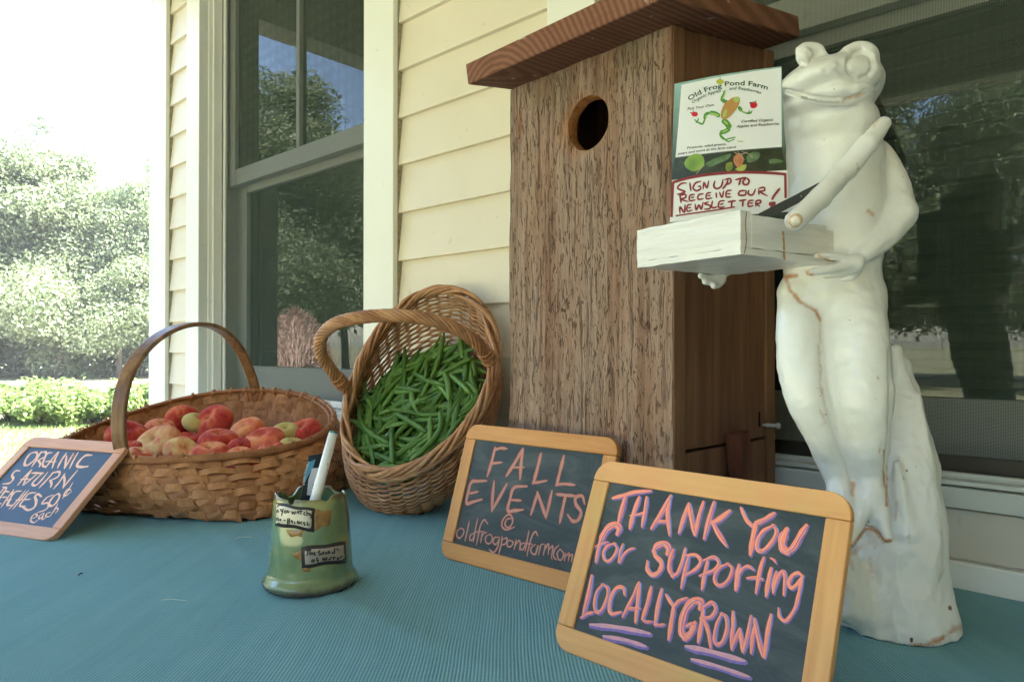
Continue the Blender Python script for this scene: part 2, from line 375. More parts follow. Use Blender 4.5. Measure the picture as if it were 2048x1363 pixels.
def screen_mat():
    m = Mat('insect_screen', .8, .1); c = m.map((1, 1, 1))
    wx = m.wave(.314/.0017, vec=c, dirn='X', det=0); wz = m.wave(.314/.0017, vec=c, dirn='Z', det=0)
    f = m.math('MAXIMUM', m.ramp(wx, [(.55, 0), (.75, 1)]), m.ramp(wz, [(.55, 0), (.75, 1)]))
    f = m.mix(.45, f, (.5, .5, .5)); f = m.math('MULTIPLY', f, .92)
    d = m.N.new('ShaderNodeBsdfDiffuse'); d.inputs[0].default_value = (.050, .068, .054, 1); t = m.N.new('ShaderNodeBsdfTransparent')
    x = m.N.new('ShaderNodeMixShader'); m._in(x.inputs[0], f); m.L.new(t.outputs[0], x.inputs[1]); m.L.new(d.outputs[0], x.inputs[2]); m.L.new(x.outputs[0], m.N['Material Output'].inputs[0]); return m.m
def glass_mat():
    m = Mat('window_glass', .02); g = m.N.new('ShaderNodeBsdfGlossy'); g.inputs['Roughness'].default_value = .0; t = m.N.new('ShaderNodeBsdfTransparent'); t.inputs[0].default_value = (.82, .86, .83, 1)
    fr = m.N.new('ShaderNodeFresnel'); fr.inputs[0].default_value = 1.5; f = m.math('MULTIPLY', fr.outputs[0], 3.0, True)
    b = m.N.new('ShaderNodeBump'); b.inputs['Strength'].default_value = .012; b.inputs['Distance'].default_value = .002; m.L.new(m.noise(5, 2), b.inputs['Height']); m.L.new(b.outputs[0], g.inputs['Normal'])
    x = m.N.new('ShaderNodeMixShader'); m.L.new(f, x.inputs[0]); m.L.new(t.outputs[0], x.inputs[1]); m.L.new(g.outputs[0], x.inputs[2]); m.L.new(x.outputs[0], m.N['Material Output'].inputs[0]); return m.m
M_SCREEN = screen_mat(); M_GLASS = glass_mat()
def window(W, left):
    x0, x1, z0, z1 = W
    if left: cas = [box(-2.352, x0, -.030, .010, z0-.06, z1+.12), box(x1, -1.252, -.030, .010, z0-.06, z1+.12), box(x0+.001, x1-.001, -.030, .010, z1, z1+.12)]
    else: cas = [box(-.806, x0, -.030, .010, z0-.02, z1+.12), box(x1, x1+.108, -.030, .010, z0-.02, z1+.12), box(x0+.001, x1-.001, -.030, .010, z1, z1+.12)]
    w = part('window', join(cas), M_TRIM, bevel=.002)
    sub = lambda n, b, m, bv=.0015: tag(wobj(n, b, m, w, False, bv))
    sub('jamb', box(x0-.004, x0+.004, .0, .15, z0, z1), M_TRIM); sub('jamb', box(x1-.004, x1+.004, .0, .15, z0, z1), M_TRIM); sub('stop_bead', box(x0+.004, x0+.014, .012, .040, z0, z1), M_TRIM); sub('stop_bead', box(x1-.024, x1-.004, -.012, .040, z0, z1), M_TRIM)
    sub('sill', join([box(x0-.03, x1+.03, -.044 if left else -.026, .000, z0-.030, z0-.006), box(x0+.001, x1-.001, .0005, .15, z0-.03, z0-.004)]), M_TRIM if left else M_ALU)
    zb, zr0, zr1 = (.225, .808, .859) if left else (.218, .760, .815)
    gap = .004
    # upper sash, nearer; lower sash, deeper
    sub('upper_sash', join([box(x0+gap, x0+.062, .060, .085, zr0, z1-.01), box(x1-.062, x1-gap, .060, .085, zr0, z1-.01), box(x0+.063, x1-.063, .060, .085, zr0, zr1)]), M_SASH)
    sub('lower_sash', join([box(x0+gap, x0+.072, .095, .125, z0, zr0+.02), box(x1-.072, x1-gap, .095, .125, z0, zr0+.02), box(x0+.073, x1-.073, .095, .125, z0, zb), box(x0+.073, x1-.073, .095, .125, zr0-.02, zr0+.02)]), M_SASH)
    xm = (x0+x1)/2
    sub('muntin', box(xm-.009, xm+.009, .060, .082, zr1+.001, z1-.01), M_SASH)
    sub('pane', box(x0+.062, x1-.062, .072, .0725, zr1, z1-.02), M_GLASS, 0)
    sub('pane', box(x0+.072, x1-.072, .108, .1085, zb, zr0-.02), M_GLASS, 0)
    if left:
        sub('screen_frame', join([box(x0+.014, x0+.030, .042, .052, z0+.001, z1), box(x1-.046, x1-.026, .042, .052, z0+.001, z1), box(x0+.031, x1-.047, .042, .052, z0+.001, z0+.018)]), M_SASH)
        sub('screen', ([(x0+.03, .047, z0+.018), (x1-.046, .047, z0+.018), (x1-.046, .047, z1), (x0+.03, .047, z1)], [(0, 1, 2, 3)]), M_SCREEN, 0)
    else:
        sub('screen_frame', join([box(x0+.014, x0+.034, .022, .034, z0+.001, z1), box(x0+.035, x1-.03, .022, .034, z0+.001, z0+.026)]), flat('bronze_frame', (.045, .040, .034), .4))
        sub('track', join([box(x0+.001, x1-.02, -.020, .0, z0-.004, z0+.002), box(x0+.001, x1-.02, .002, .012, z0-.003, z0+.008)]), M_ALU)
        sub('screen', ([(x0+.034, .027, z0+.026), (x1-.03, .027, z0+.026), (x1-.03, .027, z1), (x0+.034, .027, z1)], [(0, 1, 2, 3)]), M_SCREEN, 0)
        for k in range(22):
            z = .23+k*.026
            sub('blind_slat', frame_box((x0+.08, .15, z), (1, 0, 0), (0, .8, -.6), (0, .6, .8), 0, x1-x0-.16, 0, .024, 0, .0012), flat('blind_slat', (.10, .11, .10), .6) if k == 0 else bpy.data.materials['blind_slat'], 0)
    return w
window(WL, True); window(WR, False)
# the straw mound on the lawn that the left window mirrors
cx, cy = -5.42, -1.94
rng = np.random.default_rng(3)
dome = empty('straw_mound', (cx, cy, GZ)); tag(dome, 'pinkish brown rounded straw mound mirrored in the lower pane of the left window', 'straw mound')
prof = [(.44, -1.0), (.42, -.6), (.36, -.2), (.31, .10), (.25, .28), (.18, .42), (.10, .52), (.002, .56)]
M_STRAW = plain('pinkish_straw', (.42, .29, .24), .9, .1, .35, 60)
wobj('core', lathe(prof, 24, (cx, cy, 0)), M_STRAW, dome, True)
S = []
for k in range(9000):
    a = rng.random()*6.283; z = -1+1.58*rng.random(); r = np.interp(z, [q[1] for q in prof], [q[0] for q in prof]); t = (z+1)/1.6; d = nrm([math.cos(a)*.8, math.sin(a)*.8, .2+1.2*t*t])
    b = np.array([cx+r*math.cos(a), cy+r*math.sin(a), z]); s = np.cross(d, rng.normal(size=3)); s = s/np.linalg.norm(s)*.004; S += [b-s, b+s, b+d*(.04+.05*rng.random())]
o = wobj('bristles', (S, [(3*i, 3*i+1, 3*i+2) for i in range(9000)]), M_STRAW, dome); tag(o, kind='stuff')

# porch
porch = empty('porch', (XL-.1, -3.0, -.74)); tag(porch, 'open porch roof with pale ceiling and white beams over the table', 'porch')
part('ceiling', box(XL-.16, 3.2, -3.1, -.035, 1.85, 1.98), M_CEIL, porch)
part('beam', box(XL-.14, XL-.005, -3.0, -.036, 1.60, 1.849), M_TRIM, porch, .003)
part('beam', box(XL-.004, 3.2, -3.0, -2.86, 1.60, 1.849), M_TRIM, porch, .003)
part('roof', ([(XL-.3, -3.35, 2.0), (3.5, -3.35, 2.0), (3.5, 3.4, 3.6), (XL-.3, 3.4, 3.6), (XL-.3, -3.35, 2.1), (3.5, -3.35, 2.1), (3.5, 3.4, 3.72), (XL-.3, 3.4, 3.72)], [(3, 2, 1, 0), (4, 5, 6, 7), (0, 1, 5, 4), (1, 2, 6, 5), (2, 3, 7, 6), (3, 0, 4, 7)]), flat('roof_shingle', (.06, .06, .06), .9), house)
light_block = part('light_block_wall', box(1.30, 1.42, -3.4, -.001, -.95, 1.999), M_SIDING, house)  # added unseen wall that blocks light from the right end of the porch
for x in (XL-.07,): part('post', box(x-.06, x+.06, -2.995, -2.87, -.74, 1.599), M_TRIM, porch, .004)

# ------------------------------------------------------------------ table and cloth
tbl = empty('folding_table', (-.5, -.5, -.74)); tag(tbl, 'long folding table standing on the porch under the blue green cloth', 'table')
M_TT = flat('table_laminate', (.35, .33, .30), .5); M_STEEL = flat('grey_steel', (.25, .25, .26), .35)
part('tabletop', box(-1.735, .74, -.96, -.03, -.034, -.005), M_TT, tbl)
for x in (-1.5, .5):
    for y in (-.86, -.13): part('leg', tube([(x, y, -.74), (x, y, -.035)], .012, 8), M_STEEL, tbl)
def cloth_mat():
    m = Mat('woven_cloth', .93, .12); a = math.atan2(RT[1], RT[0]); w = m.noise(2.2, 2); wd = m.N.new('ShaderNodeVectorMath'); wd.operation = 'MULTIPLY_ADD'
    nz = m.N.new('ShaderNodeTexNoise'); nz.inputs['Scale'].default_value = 2.3; m.L.new(m.co, nz.inputs[0])
    m.L.new(nz.outputs[1], wd.inputs[0]); wd.inputs[1].default_value = (.03, .03, 0); m.L.new(m.co, wd.inputs[2])
    v = m.map((1, 1, 1), (0, 0, -a), vec=wd.outputs[0])
    rib = m.wave(.314/.0034, .6, v, 'X', det=1, dsc=60); weft = m.wave(.314/.0040, .4, v, 'Y', det=1, dsc=60)
    h = m.mix(.25, rib, weft); f = m.noise(420, 2, .7)
    base = m.mix(m.noise(1.6, 3), (.225, .425, .485), (.26, .465, .52)); k = m.mix(m.ramp(h, [(.15, 0), (.8, 1)]), (.115, .25, .295), base); k = m.mix(m.ramp(m.noise(55, 4, .7, m.map((1, .05, 1), vec=v)), [(.35, .35), (.6, 0)]), k, (.10, .26, .31)); k = m.mix(m.ramp(m.noise(3.2, 4, .6), [(.45, 0), (.75, .35)]), k, (.13, .30, .33))
    k = m.mix(m.math('MULTIPLY', f, .35), k, (.24, .46, .52)); m.col(k)
    m.bump(h, .8, .0007); return m.m
M_CLOTH = cloth_mat()
X0, X1, Y0, Y1 = -1.74, .75, -.965, -.0215; nx, ny = 210, 90; V = []; Fc = []
def wr(x, y):
    u = x*.8+y*.6; w = .0022*math.exp(-((y+.62+.12*x+.02*math.sin(x*5))/.012)**2)+.0018*math.exp(-((x+.62-.25*y)/.010)**2)*(1 if y < -.55 else 0)
    return -.0030*abs(mnoise.noise(Vector((x*3.1, y*3.1, 1))))-.0010*abs(mnoise.noise(Vector((x*12, y*12, 5))))+w*.8
for j in range(ny+1):
    for i in range(nx+1): x = X0+(X1-X0)*i/nx; y = Y0+(Y1-Y0)*j/ny; V.append((x, y, wr(x, y)))
for j in range(ny):
    for i in range(nx): k = j*(nx+1)+i; Fc.append((k, k+1, k+nx+2, k+nx+1))
def drape(idx, out):
    global V, Fc
    prev = idx; L = len(idx)
    for s, (o_, dz) in enumerate(((.004, -.003), (.009, -.012), (.012, -.05), (.014, -.13), (.016, -.22), (.018, -.30))):
        row = []
        for q, i in enumerate(idx):
            v = V[i]; t = q*.045; fold = .012*s/5*math.sin(t*2.0+.7*math.sin(t*.6)); row.append(len(V)); V.append((v[0]+out[0]*(o_+fold), v[1]+out[1]*(o_+fold), dz))
        for q in range(L-1): Fc.append((prev[q], row[q], row[q+1], prev[q+1]))
        prev = row
drape([i for i in range(nx+1)], (0, -1)); drape([j*(nx+1) for j in range(ny, -1, -1)], (-1, 0)); drape([j*(nx+1)+nx for j in range(ny+1)], (1, 0))
tag(wobj('tablecloth', (V, Fc), M_CLOTH, None, True), 'ribbed blue green woven cloth spread over the whole table', 'tablecloth')

# ------------------------------------------------------------------ nest box (birdhouse)
fdv = np.array([-.9960, .0892, 0]); sdv = np.array([.0892, .9960, 0]); Z = np.array([0, 0, 1.]); c0 = CAM*[1, 1, 0]+(np.array([-.391, -.313, 0])-CAM*[1, 1, 0])*1.05
BW, BS = .280, .243
bh = empty('birdhouse', (-.52, -.18, 0)); tag(bh, 'large weathered brown wooden birdhouse with a round hole and slanted plank roof', 'birdhouse')
def bark_mat():
    m = Mat('rough_sawn_board', .92, .15); v = m.map((1, 1, .16)); d = m.noise(16, 3, .5, v)
    fine = m.noise(190, 6, .75, m.map((1, 1, .09)), .2); ridge = m.voro(110, m.map((1, 1, .10)), 'F1'); big = m.noise(7, 3, .6, m.map((1, 1, .4)))
    crack = m.ramp(m.noise(210, 4, .7, m.map((1, 1, .05)), .25), [(.34, 1), (.42, 0)])
    k = m.mix(m.ramp(fine, [(.32, 0), (.68, 1)]), (.205, .132, .10), (.40, .285, .22))
    k = m.mix(m.ramp(big, [(.40, 0), (.66, .75)]), k, (.34, .225, .165)); k = m.mix(m.ramp(d, [(.5, 0), (.72, .55)]), k, (.30, .13, .07))
    k = m.mix(m.math('MULTIPLY', crack, .38), k, (.07, .036, .024))
    x, y, z = m.sep(m.co)
    def blob(p, sx, sz, lo=.5):
        a = m.math('POWER', m.math('DIVIDE', m.math('SUBTRACT', x, p[0]), sx), 2); b = m.math('POWER', m.math('DIVIDE', m.math('SUBTRACT', z, p[2]), sz), 2)
        s = m.math('ADD', m.math('ADD', a, b), m.math('MULTIPLY', m.noise(120, 3), 1.1)); return m.ramp(m.math('MULTIPLY', s, .5), [(lo*.6, 1), (.80, 0)])
    def at(px, py): return onp(px, py, c0, sdv)-np.array([-.52, -.18, 0])
    k = m.mix(m.math('MULTIPLY', blob(at(1133, 602), .003, .005), .8), k, (.10, .025, .012)); k = m.mix(m.math('MULTIPLY', blob(at(1127, 620), .004, .004), .8), k, (.07, .02, .012))
    k = m.mix(m.math('MULTIPLY', blob(at(1150, 650), .006, .007), .8), k, (.09, .04, .02)); k = m.mix(m.math('MULTIPLY', blob(at(1295, 655), .007, .010), .8), k, (.12, .05, .03))
    k = m.mix(m.math('MULTIPLY', blob(at(1252, 905), .0065, .042), .95), k, (.13, .035, .018)); k = m.mix(m.math('MULTIPLY', blob(at(1042, 250), .004, .035), .85), k, (.24, .07, .03))
    k = m.mix(m.math('MULTIPLY', blob(at(1227, 128), .006, .006), .85), k, (.45, .36, .24)); k = m.mix(m.math('MULTIPLY', blob(at(1162, 248), .048, .044), .85), k, (.38, .165, .075))
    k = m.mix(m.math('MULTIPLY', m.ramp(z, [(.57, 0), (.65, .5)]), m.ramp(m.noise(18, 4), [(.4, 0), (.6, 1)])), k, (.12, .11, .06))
    pit = m.ramp(m.noise(260, 5, .8, m.map((1, 1, .22)), .6), [(.36, 1), (.44, 0)]); k = m.mix(m.math('MULTIPLY', pit, .55), k, (.075, .045, .034)); crack = m.math('MAXIMUM', crack, pit)
    lg = m.noise(70, 3, .6, m.map((1, 1, .025)), .3); k = m.mix(m.ramp(lg, [(.40, .5), (.52, 0)]), k, (.14, .070, .045)); k = m.mix(m.ramp(lg, [(.58, 0), (.70, .35)]), k, (.42, .30, .235))
    m.col(k); h = m.mix(.5, m.mix(.35, m.mix(.4, fine, lg), ridge), m.math('SUBTRACT', 1, crack)); m.bump(h, 1.0, .0036); return m.m
M_BARKB = bark_mat()
M_SIDEW = wood('planed_brown_wood', (.13, .058, .034), (.27, .130, .074), 'Z', .55, 34); M_EDGEW = wood('orange_brown_edge', (.17, .080, .042), (.30, .155, .085), 'Z', .6, 30)
M_ROOFW = wood('reddish_roof_plank', (.13, .042, .025), (.25, .095, .055), 'X', .7, 26)
def zt(s): return .6602+.1606*s            # underside of the roof over the body
def prism(f0, f1, s0, s1, zb=.0, dz=0):
    V, Fc = frame_box(c0, fdv, sdv, Z, f0, f1, s0, s1, zb, 1)
    V = [np.array(v) for v in V]
    for i in range(4, 8): V[i][2] = zt((V[i]-c0) @ sdv)+dz
    return V, Fc
# front board with its hole, cut from a gridded slab whose surface is uneven like split bark
def front_board():
    hc = onp(1176, 246, c0, sdv); hf, hz = (hc-c0) @ fdv, hc[2]; hr = .0350; nf, nz_ = 90, 220
    V, Fc, ids = [], [], {}
    def surf(f, z): p = Vector((f*70, z*14, 3)); q = Vector((f*26, z*6, 9)); return -.0016*mnoise.noise(p)-.0022*mnoise.noise(q)
    for side in (0, 1):
        for j in range(nz_+1):
            for i in range(nf+1):
                f = BW*i/nf; z = zt(0)*j/nz_; dx, dz_ = f-hf, z-hz; r = math.hypot(dx, dz_)
                if hr*.55 < r < hr*1.06: k = hr/r*(1+.03*mnoise.noise(Vector((math.atan2(dz_, dx)*3, side, 0)))); f, z = hf+dx*k, hz+dz_*k
                e = .0015*mnoise.noise(Vector((0, z*30, side))) if i == nf else (.0018*mnoise.noise(Vector((5, z*30, side))) if i == 0 else 0)
                s = (surf(f, z) if side == 0 else .024); 
                if side == 1 and hr*.55 < math.hypot(f-hf, z-hz) < hr*1.1: f, z = hf+(f-hf)*1.25, hz+(z-hz)*1.25
                ids[side, j, i] = len(V); V.append(c0+fdv*(f+e)+sdv*s+Z*z)
    def inside(j, i): f = BW*(i+.5)/nf; z = zt(0)*(j+.5)/nz_; return math.hypot(f-hf, z-hz) < hr*.93
    for j in range(nz_):
        for i in range(nf):
            if inside(j, i): continue
            q = [ids[0, j, i], ids[0, j, i+1], ids[0, j+1, i+1], ids[0, j+1, i]]; Fc.append(tuple(reversed(q)))
            q = [ids[1, j, i], ids[1, j, i+1], ids[1, j+1, i+1], ids[1, j+1, i]]; Fc.append(tuple(q))
            for dj, di, a, b in ((0, -1, (0, 0), (1, 0)), (0, 1, (0, 1), (1, 1)), (-1, 0, (0, 0), (0, 1)), (1, 0, (1, 0), (1, 1))):
                jj, ii = j+dj, i+di
                if jj < 0 or ii < 0 or jj >= nz_ or ii >= nf or inside(jj, ii):
                    A0, B0 = ids[0, j+a[0], i+a[1]], ids[0, j+b[0], i+b[1]]; A1, B1 = ids[1, j+a[0], i+a[1]], ids[1, j+b[0], i+b[1]]; Fc.append((A0, B0, B1, A1))
    return V, Fc, hf, hz, hr
V, Fc, hf, hz, hr = front_board()
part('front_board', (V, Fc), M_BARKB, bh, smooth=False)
Vr = []; n = 40                       # raw wood lining of the hole, flared to the left where it is worn
for i, (s, rr) in enumerate(((.0002, hr*1.01), (.003, hr*.97), (.008, hr*.95), (.014, hr*.94))):
    for k in range(n):
        a = 6.2832*k/n; w = 1+.035*mnoise.noise(Vector((math.cos(a)*3, math.sin(a)*3, s*80))); fl = 0
        Vr.append(c0+fdv*(hf+(rr*w+fl)*math.cos(a))+sdv*s+Z*(hz+(rr*w+fl*.6)*math.sin(a)))
m = Mat('raw_orange_wood', .9, .1); nn = m.noise(140, 5, .7); m.col(m.ramp(nn, [(.3, (.22, .075, .022)), (.7, (.42, .18, .065))])); m.bump(nn, 1, .003)
part('entrance_hole', (Vr, [(i*n+k, i*n+(k+1) % n, (i+1)*n+(k+1) % n, (i+1)*n+k) for i in range(3) for k in range(n)]), m.m, bh, smooth=True)
EB = .0245
part('side_panel', prism(.003, .024, EB+.001, BS-.024, .1645), M_SIDEW, bh, .0012)
part('door_panel', frame_box(c0, fdv, sdv, Z, .002, .023, EB+.001, BS-.024, .0, .161), M_SIDEW, bh, .0012)
part('side_panel', prism(BW-.024, BW-.003, EB+.001, BS-.024), M_SIDEW, bh, .0012)
part('back_board', prism(.0, BW, BS-.023, BS), M_EDGEW, bh, .001)
part('edge_strip', prism(-.0012, .0045, .0012, EB-.0005, .0), M_EDGEW, bh, .0008)
part('floor_board', frame_box(c0, fdv, sdv, Z, .025, BW-.025, EB+.001, BS-.024, .02, .04), M_SIDEW, bh)
rn = nrm(np.cross(sdv+Z*.1606, fdv)); rn = rn if rn[2] > 0 else -rn; rs = nrm(sdv+Z*.1606)
ro = c0+Z*.6606+fdv*(-.047)
def roof_mat():
    m = Mat('roof_end_grain', .75, .2); v = m.map((1, 1, 1), loc=(.035, .25, -.52)); 
    w = m.wave(38, 1.2, m.map((1, 1, 1), loc=(.12, .0, -.60)), 'Y', 'RINGS', 3, 2.0); n = m.noise(60, 5, .7, m.map((.5, 3, 3))); n2 = m.noise(12, 4)
    k = m.mix(m.ramp(w, [(.25, 0), (.8, 1)]), (.165, .070, .043), (.245, .112, .072)); k = m.mix(m.ramp(n, [(.5, 0), (.7, .5)]), k, (.16, .06, .035))
    k = m.mix(m.ramp(m.noise(45, 4), [(.68, 0), (.72, .8)]), k, (.50, .45, .38)); k = m.mix(m.ramp(n2, [(.55, 0), (.75, .5)]), k, (.09, .045, .03)); m.col(k); m.bump(m.mix(.5, w, n), .5, .0008); return m.m
RF = BW+.047
roof = part('roof', frame_box(ro, fdv, rs, rn, 0, RF, -.080, .226, 0, .028), roof_mat(), bh, .0025)
# button latch, screw, slot
lo = c0+fdv*(-.002)
p = onp(1462, 898, c0, fdv); sp, zp = (p-c0) @ sdv, p[2]
M_RED = wood('reddish_peg_wood', (.10, .028, .016), (.20, .07, .04), 'Z', .5, 40)
ta = .16; az = nrm(Z*math.cos(ta)-sdv*math.sin(ta)); asx = nrm(sdv*math.cos(ta)+Z*math.sin(ta))
part('latch_peg', frame_box(c0+sdv*sp+Z*zp, asx, -fdv, az, -.013, .013, .0, .022, -.045, .024), M_RED, bh, .002)
p = onp(1530, 849, c0, fdv); V1 = [p+fdv*.0, p-fdv*.020]; hh = c0*1
part('screw', join([tube([p+fdv*.004, p-fdv*.018], .0018, 8), tube([p-fdv*.018, p-fdv*.0205], [.0045, .0038], 10)]+[tube([p-fdv*(.002*i), p-fdv*(.002*i+.0008)], .0027, 8) for i in range(1, 8)]), flat('zinc_screw', (.55, .55, .56), .3, .6), bh, smooth=True)
p = onp(1522, 838, c0, fdv); q = onp(1538, 860, c0, fdv)
part('slot', join([frame_box(p+fdv*.0026, sdv, -fdv, Z, -.0016, .0016, 0, .0008, -.010, .010), frame_box(q+fdv*.0026, sdv, -fdv, Z, -.0035, .0035, 0, .0008, -.016, .018)]), flat('dark_slot', (.006, .004, .003), 1), bh)

for k, (pts, r, lab) in enumerate((([(468, 1076), (485, 1073), (503, 1073)], .0004, 'pale dry grass stem lying on the cloth before the peach basket'), ([(157, 1149), (161, 1146), (165, 1145)], .0009, 'tiny dark seed on the cloth below the peach sign'), ([(323, 1199), (340, 1197), (372, 1200)], .0003, 'thin pale thread lying on the cloth left of the cup'))):
    q = catmull([onz(x, y, .0012+r) for x, y in pts], 4); tag(wobj(('grass_stem', 'seed', 'thread')[k], tube(q, r, 5), flat(('dry_stem', 'dark_seed', 'pale_thread')[k], ((.6, .58, .45), (.05, .04, .03), (.6, .6, .55))[k], .8)), lab, ('grass stem', 'seed', 'thread')[k])
# ------------------------------------------------------------------ chalkboards
def chalk_mat(name, c, c2, cover=.5):
    m = Mat(name, .95, .05); n = m.noise(900, 3, .7); s = m.noise(260, 3, .6)
    m.col(m.mix(m.ramp(s, [(.38, 0), (.62, cover)]), c, c2)); m.bump(n, .3, .0004); return m.m
M_CORAL = chalk_mat('coral_chalk', (1.0, .30, .18), (.74, .28, .30), .5); M_PURP = chalk_mat('purple_chalk', (.20, .15, .42), (.34, .22, .46)); M_BLUE = chalk_mat('blue_chalk', (.16, .33, .70), (.22, .24, .55))
M_REDC = chalk_mat('red_chalk', (.72, .19, .15), (.50, .22, .18)); M_GREYC = chalk_mat('greyed_pink_chalk', (.42, .33, .28), (.70, .30, .24), .6); M_PINKC = chalk_mat('pale_pink_chalk', (.93, .62, .50), (.85, .46, .42), .5)
def slate_mat(name, c, smear):
    m = Mat(name, .55, .5); n = m.noise(9, 5, .65, m.map((1, 3, 1), (0, 0, .5)), 1); f = m.noise(160, 3, .7); k = m.mix(m.ramp(n, [(.45, 0), (.8, smear)]), c, (.16, .18, .18))
    k = m.mix(m.ramp(f, [(.66, 0), (.78, .25)]), k, (.25, .26, .26)); m.col(k); m.set('Roughness', m.ramp(n, [(.3, .42), (.7, .62)])); return m.m
def mkboard(bl, br, tl, W, H, name, label, woodm, slate, fr=.0215):
    BL, BR = onz(*bl), onz(*br); e = nrm(BR-BL); r = ray(*tl); d = ((BL-CAM) @ e)/(r @ e); TL = CAM+d*r; up = nrm(TL-BL); n = np.cross(e, up)   # n faces the camera side
    BL = BL+Z*.0005; th = .0095
    M = Matrix(((e[0], up[0], n[0], BL[0]), (e[1], up[1], n[1], BL[1]), (e[2], up[2], n[2], BL[2]), (0, 0, 0, 1)))
    b = empty(name, mat=M); tag(b, label, 'chalkboard', 'small framed chalkboard signs')
    R0 = .019
    def rail(y0, y1, top):
        pts = []
        if top: seq = [(0, y0), (W, y0), ('c', W-R0, y1-R0, 0), ('c', R0, y1-R0, 90)]
        else: seq = [(0, y1), ('c', R0, y0+R0, 180), ('c', W-R0, y0+R0, 270), (W, y1)]
        for q in seq:
            if q[0] == 'c':
                for k in range(7): a = math.radians(q[3]+15*k); pts.append((q[1]+R0*math.cos(a), q[2]+R0*math.sin(a)))
            else: pts.append(q)
        n_ = len(pts); V = [(x, y, -th) for x, y in pts]+[(x, y, 0) for x, y in pts]
        return V, [tuple(reversed(range(n_))), tuple(range(n_, 2*n_))]+[(k, (k+1) % n_, (k+1) % n_+n_, k+n_) for k in range(n_)]
    def lp(nm, VF, m, bev=.0014):
        o = link_mesh(nm, mesh(nm, VF[0], VF[1], m), b)
        if bev: add_bevel(o, bev, 3)
        return o
    lp('top_rail', rail(H-fr, H, True), woodm[0]); lp('bottom_rail', rail(0, fr, False), woodm[0])
    lp('side_rail', box(.0, fr-.002, fr+.0003, H-fr-.0003, -th, -.0002), woodm[1]); lp('side_rail', box(W-fr+.002, W, fr+.0003, H-fr-.0003, -th, -.0002), woodm[1])
    s = lp('slate', box(fr-.003, W-fr+.003, fr-.001, H-fr+.001, -th+.001, -.0027), slate, 0)
    return b, BL, n, np.array(world_matrix(b).inverted())
def strokes(b, BL, n, Mi, spec, z0=.0, m=None, name='lettering', dx=(0, 0), wk=1.0, skip=lambda i: False, sm=5, parent=None, jit=0):
    """spec: list of (width_px, [(px,py)...]) in picture pixels; chalk lines laid on the slate"""
    pl = BL-n*.0027; V, Fc = [], []; rng = random.Random(4+int(dx[0]*10))
    for i, (w, pts) in enumerate(spec):
        if skip(i): continue
        pp = catmull([(x+dx[0]+rng.uniform(-jit, jit), y+dx[1]+rng.uniform(-jit, jit)) for x, y in pts], sm)
        q = np.array([onp(x, y, pl, n) for x, y in pp]); ql = q @ Mi[:3, :3].T+Mi[:3, 3]; dm = (q[0]-CAM) @ FW; wid = w*wk*dm/F
        T = np.gradient(ql, axis=0); T /= np.linalg.norm(T, axis=1)[:, None]+1e-12
        ext = min(.4*wid, .002); ql[0] -= T[0]*ext; ql[-1] += T[-1]*ext
        Nn = np.tile([0, 0, 1.], (len(ql), 1)); L = len(ql); zz = -.0027+z0+.00002*(i % 3)
        ql[:, 2] = zz; nk = 5; k0 = len(V); ph = rng.random()*9
        S = np.cross(Nn, T)
        for j in range(L):
            t = j/(L-1); en = min(1, .55+3*min(t, 1-t)); ww = wid*(en*(1+.10*math.sin(ph+j*.9)))/2
            V += [ql[j]-S[j]*ww+[0, 0, -.0], ql[j]-S[j]*ww*.6+[0, 0, .00016], ql[j]+S[j]*ww*.6+[0, 0, .00016], ql[j]+S[j]*ww]
        for j in range(L-1):
            for c in range(3): a = k0+4*j+c; Fc.append((a+1, a, a+4, a+5))
        # rounded ends
        for j, sg in ((0, -1), (L-1, 1)):
            k = len(V); V.append(ql[j]+T[j]*sg*wid*.22); a = k0+4*j; Fc += [(a, a+1, k), (a+1, a+2, k), (a+2, a+3, k)]
    me = mesh(name, V, Fc, m)
    return link_mesh(name, me, parent or b)
def Z_(off, s, rows):
    out = []
    for r in rows.strip().split('\n'):
        for it in r.split(';'):
            it = it.strip()
            if not it: continue
            w, pts = it.split(':'); out.append((float(w)/s, [(off[0]+float(p.split(',')[0])/s, off[1]+float(p.split(',')[1])/s) for p in pts.split()]))
    return out
